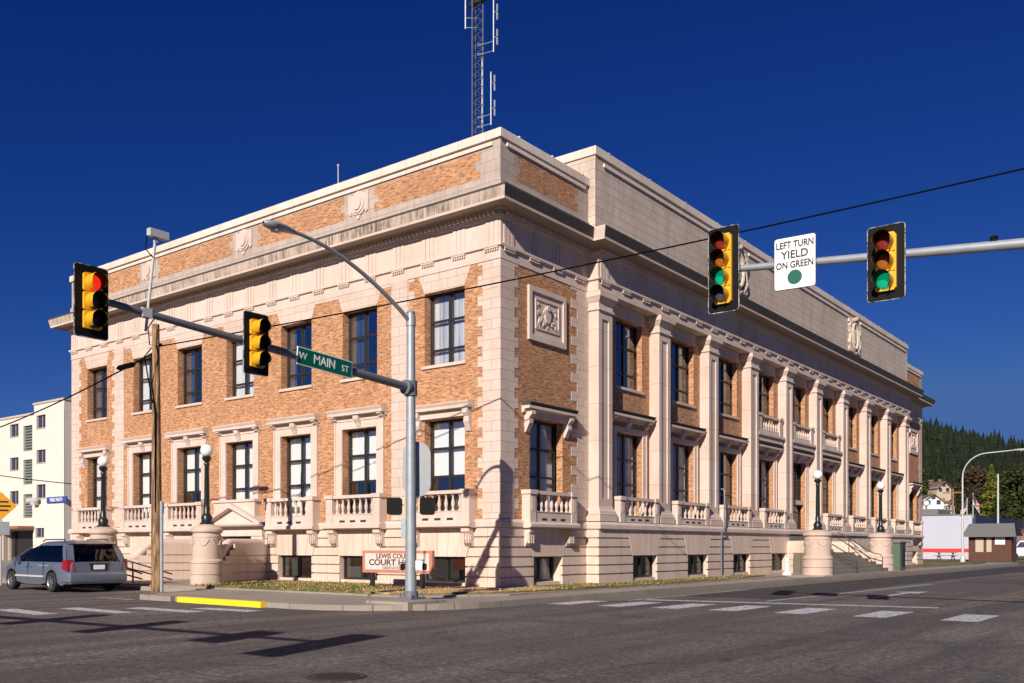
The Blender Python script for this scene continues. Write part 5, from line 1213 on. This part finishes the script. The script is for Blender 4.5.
def house(name, label, u, v0, v1, D, wpx, mats, rot, hr=.42, dep=9):
    c = pix(u, v1, D=D); w_ = wpx * D / F_PX; H = (v1 - v0) * D / F_PX; t = empty(name, (0, 0, 0)); tag(t, label, "house", "houses on the hillside")
    m = M(); m.box(-w_ / 2, w_ / 2, 0, dep, -6, H * (1 - hr)); m.add([(-w_ / 2, 0, H * (1 - hr)), (w_ / 2, 0, H * (1 - hr)), (0, 0, H)], [(0, 1, 2)]); m.add([(-w_ / 2, dep, H * (1 - hr)), (w_ / 2, dep, H * (1 - hr)), (0, dep, H)], [(0, 1, 2)]); build("wall", m, mats[0], t, origin=(0, 0, 0))
    m = M()
    for s_ in (-1, 1): m.add([(s_ * w_ * .57, -.5, H * (1 - hr) - .5), (0, -.5, H + .1), (0, dep + .5, H + .1), (s_ * w_ * .57, dep + .5, H * (1 - hr) - .5), (s_ * w_ * .57, -.5, H * (1 - hr) - .75), (0, -.5, H - .15)], [(0, 1, 2, 3), (0, 1, 5, 4)])
    build("roof", m, mats[1], t, origin=(0, 0, 0))
    for a, z in ((0, H * .62), (-w_ * .25, H * .25), (w_ * .25, H * .25)): m = M(); m.box(a - .5, a + .5, -.06, -.01, z, z + 1.1); build("window", m, "navy", t, origin=(0, 0, 0))
    m = M(); m.box(w_ * .12, w_ * .12 + .7, dep * .5, dep * .5 + .7, H * .7, H + .9); build("chimney", m, "house_brown", t, origin=(0, 0, 0))
    mesh_at(t, c, rot); return t
house("hill_house", "white gabled house low on the wooded hillside", 933.5, 494, 508, 235, 19, ("house_white", "roof_brown"), CAM_YAW + R(-8))
house("hill_house", "beige house with broad brown roof above the white gabled house", 944, 481.5, 495, 270, 16, ("plaster_tan", "roof_brown"), CAM_YAW + R(10), dep=6)
house("hill_house", "low brown roofed house partly hidden by the courthouse end", 932, 480, 492, 280, 18, ("plaster_tan", "roof_brown"), CAM_YAW + R(50))
house("hill_house", "small white shed roofed house beside the white gabled house", 951, 501, 509, 240, 11, ("house_white", "roof_brown"), CAM_YAW + R(30), dep=5)
house("brown_house", "brown brick house with gable roof behind the white van", 1036, 519, 560, 150, 46, ("house_brown", "roof_brown"), CAM_YAW + R(-20), hr=.55, dep=14)
# flags
for i, (u, v0, v1, uf, lab) in enumerate(((973, 493, 518, 1, "striped flag drooping from a slanted staff on the warehouse corner"), (967, 498, 520, -1, "faded red and white flag hanging behind the pale street light"))):
    t = empty("flag", (0, 0, 0)); tag(t, lab, "flag", "flags by the warehouse"); D = 104
    a, b_ = pix(u, v1, D=D), pix(u + (0 if i else -0), v0, D=D); m = M(); m.tube([a, b_], .05, 6); build("flagpole", m, "white_steel", t)
    for k in range(8):
        m = M(); z1 = b_.z - .1 - k * .13; pts = []
        for j in range(7): pts.append((b_.x + j * .11 * uf, b_.y + .12 * math.sin(j * 1.4 + k), z1 - j * .2))
        for p, q in zip(pts, pts[1:]): m.quad(p, q, (q[0], q[1], q[2] - .13), (p[0], p[1], p[2] - .13))
        build("stripe", m, "flag_cloth" if k % 2 == 0 else "white_paint", t, recalc=False)
    m = M(); m.quad((b_.x, b_.y - .1, b_.z - .1), (b_.x + .35 * uf, b_.y - .14, b_.z - .75), (b_.x + .35 * uf, b_.y - .14, b_.z - 1.25), (b_.x, b_.y - .14, b_.z - .65)); build("canton", m, "navy", t, recalc=False)
a = pix(998, 520, D=125); b_ = pix(998, 474, D=125); m = M(); m.tube([(a.x, a.y, 0), b_], [.16, .1], 8); tag(build("pale_pole", m, "white_steel", smooth=True), "pale bare pole rising in front of the yellow green tree", "pole")
a = pix(953, 530, D=130); b_ = pix(953, 489, D=130); t = empty("utility_pole", (a.x, a.y, 0)); tag(t, "distant brown utility pole with crossarm above the warehouse roof", "utility pole"); m = M(); m.tube([(a.x, a.y, 0), b_], [.17, .12], 8); build("pole", m, "wood_pole", t); m = M(); m.box(b_.x - 1.3, b_.x + 1.3, b_.y - .08, b_.y + .08, b_.z - .6, b_.z - .42); build("crossarm", m, "wood_pole", t)
wire("overhead_wire", pix(905, 431, D=150), pix(1040, 437, D=150), 1.6, .028, "pale upper wire strung before the wooded hill")
wire("overhead_wire", pix(905, 455, D=140), pix(1060, 452, D=140), .6, .028, "pale lower wire strung before the wooded hill")

# ------------------------------------------------------------------ trees
def conifer_mesh(m, x, y, z, h, r_, rg, tiers=9, n=9):
    for i in range(tiers):
        f = i / tiers; zz = z + h * (.08 + .9 * f); rad = r_ * (1 - f) ** .85 * rg.uniform(.8, 1.15) + .12; th_ = h / tiers * 1.9
        a0 = rg.uniform(0, 6.3); vs = [(x + rg.uniform(-.05, .05) * r_, y, zz + th_)]
        for k in range(n * 2):
            q = rad * (1 if k % 2 else .52) * rg.uniform(.75, 1.2); a = a0 + math.pi * k / n; vs.append((x + q * math.cos(a), y + q * math.sin(a), zz - (.25 if k % 2 else 0) * th_ * rg.uniform(.3, 1)))
        m.add(vs, [(0, 1 + k, 1 + (k + 1) % (2 * n)) for k in range(2 * n)])
rg = random.Random(21)
m = M(); cnt = 0
for i in range(2300):
    D = rg.uniform(300, 700); a = rg.uniform(20, 42); x, y = polar(a, D); g = hill_h(D, a)
    if g < 14: continue
    h = rg.uniform(6, 13); m.k = 1 if rg.random() < .3 + .3 * math.sin(x * .02) else 0; conifer_mesh(m, x, y, g - 2, h * (1 if m.k == 0 else .75), h * rg.uniform(.28, .42) * (1 if m.k == 0 else 1.6), rg, rg.choice((3, 4, 5)), 5)
tag(build("forest", m, ["conifer_dark", "tree_leaf"], recalc=False), "dense dark conifer forest covering the hill", "forest", kind="stuff")
SK = [(926, 422), (938.5, 421.5), (951, 422.5), (960.5, 428), (965, 430), (973, 427.5), (983, 431), (987, 433), (994.5, 430), (1002.5, 434), (1011, 434), (1018.5, 441), (1029, 440), (1041, 447)]
names = ["tall dark conifer breaking the skyline nearest the courthouse end", "pointed skyline conifer left of the twin pair", "bushy skyline conifer of the twin pair", "short skyline conifer after the twin pair", "tiny thin skyline conifer in the dip", "rounded skyline conifer at mid ridge", "small skyline conifer past mid ridge", "smallest thin skyline conifer", "broad skyline conifer two thirds along the ridge", "slim skyline conifer before the descending ridge", "tall slim conifer where the ridge descends", "dark conifer low on the descending ridge", "conifer at the ridge's lower end", "last low ridge conifer"]
for (u, v), nm in zip(SK, names):
    D = 660; p = pix(u, v, D=D); a = math.degrees(math.atan((u - 512) / F_PX)); g = min(hill_h(D, a), p.z - 6) - 2
    p.z -= 1.6; t = empty("conifer_tree", (p.x, p.y, g)); tag(t, nm.replace("left of", "before"), "tree", "skyline conifers"); m = M(); conifer_mesh(m, p.x, p.y, g + 1, p.z - g - 1, (p.z - g) * .34, rg, 9, 8); build("crown", m, "conifer_dark", t, recalc=False)
    m = M(); m.tube([(p.x, p.y, g - 2), (p.x, p.y, p.z - 3)], [.4, .08], 6); build("trunk", m, "bark", t)
def leafy(label, u, vt, vb, D, wpx, mat, cat="tree", conif=False, n=2600, seed=1, grp=None):
    rg = random.Random(seed); top = pix(u, vt, D=D); H = (vb - vt) * D / F_PX; w_ = wpx * D / F_PX / 2; z0 = max(top.z - H, -1)
    t = empty("conifer_tree" if conif else "leafy_tree", (top.x, top.y, z0)); tag(t, label, cat, grp); m = M(); H = top.z - z0
    cl = [(rg.uniform(0, 6.3), rg.random(), rg.random() ** .5) for _ in range(38)]
    for i in range(n):
        if conif:
            f = rg.random() ** 1.25; rad = w_ * (1 - f) ** .8 * (.72 + .28 * math.sin(f * 46)) + .1; a = rg.uniform(0, 6.3); q = rad * rg.random() ** .4; c = Vector((top.x + q * math.cos(a), top.y + q * math.sin(a), z0 + H * (.04 + .96 * f) - q * .25)); s_ = H * .028 * (1.2 - f)
        else:
            ca_, f_, rr2 = rg.choice(cl); f_ = .25 + .7 * f_; rb = w_ * math.sqrt(max(.1, 1 - ((f_ - .58) / .5) ** 2)); c = Vector((top.x + rb * rr2 * math.cos(ca_) + rg.gauss(0, w_ * .13), top.y + rb * rr2 * math.sin(ca_) + rg.gauss(0, w_ * .13), z0 + H * f_ + rg.gauss(0, H * .05))); s_ = H * .022
        d1 = Vector((rg.gauss(0, 1), rg.gauss(0, 1), rg.gauss(0, .5))).normalized() * s_; d2 = Vector((rg.gauss(0, 1), rg.gauss(0, 1), rg.gauss(0, 1))).normalized() * s_ * .8
        m.add([c - d1 - d2, c + d1 - d2, c + d1 + d2, c - d1 + d2], [(0, 1, 2, 3)])
    build("crown", m, mat, t, recalc=False)
    m = M(); m.tube([(top.x, top.y, z0 - .5), (top.x, top.y, z0 + H * .75)], [H * .02, H * .006], 7)
    for k in range(5): a = k * 1.3; m.tube([(top.x, top.y, z0 + H * (.3 + .08 * k)), (top.x + w_ * .6 * math.cos(a), top.y + w_ * .6 * math.sin(a), z0 + H * (.45 + .08 * k))], [H * .007, H * .002], 5)
    build("trunk", m, "bark", t)
leafy("sunlit yellow green conifer behind the pale bare pole", 991.5, 464, 540, 150, 34, "conifer_light", conif=True, n=5200, seed=2)
leafy("reddish brown leafed tree behind the curved street light", 974, 470, 530, 190, 30, "tree_leaf_brown", seed=3, n=3000)
leafy("dark green broad tree above the brown house roof", 1019, 470, 535, 180, 44, "tree_leaf", seed=4, n=3600)
leafy("green tree between the hillside houses and the reddish tree", 966, 484, 530, 250, 18, "tree_leaf", seed=5)
leafy("green tree behind the flags", 978, 492, 530, 170, 26, "tree_leaf", seed=6)
leafy("small round tree below the beige hillside house", 962, 494, 516, 225, 14, "tree_leaf", seed=7, n=1600)
leafy("low green tree between the two white houses", 946, 507, 520, 200, 12, "tree_leaf", seed=8, n=1200)
leafy("dark bushy tree over the warehouse fascia", 1004, 500, 545, 145, 26, "tree_leaf", seed=9, n=2600)
leafy("dark tree at the end of the avenue past the brown house", 1046, 480, 560, 170, 50, "tree_leaf", seed=10, n=3000)
leafy("small dark tree tucked behind the courthouse end", 922, 470, 520, 260, 10, "tree_leaf", seed=12, n=1500)
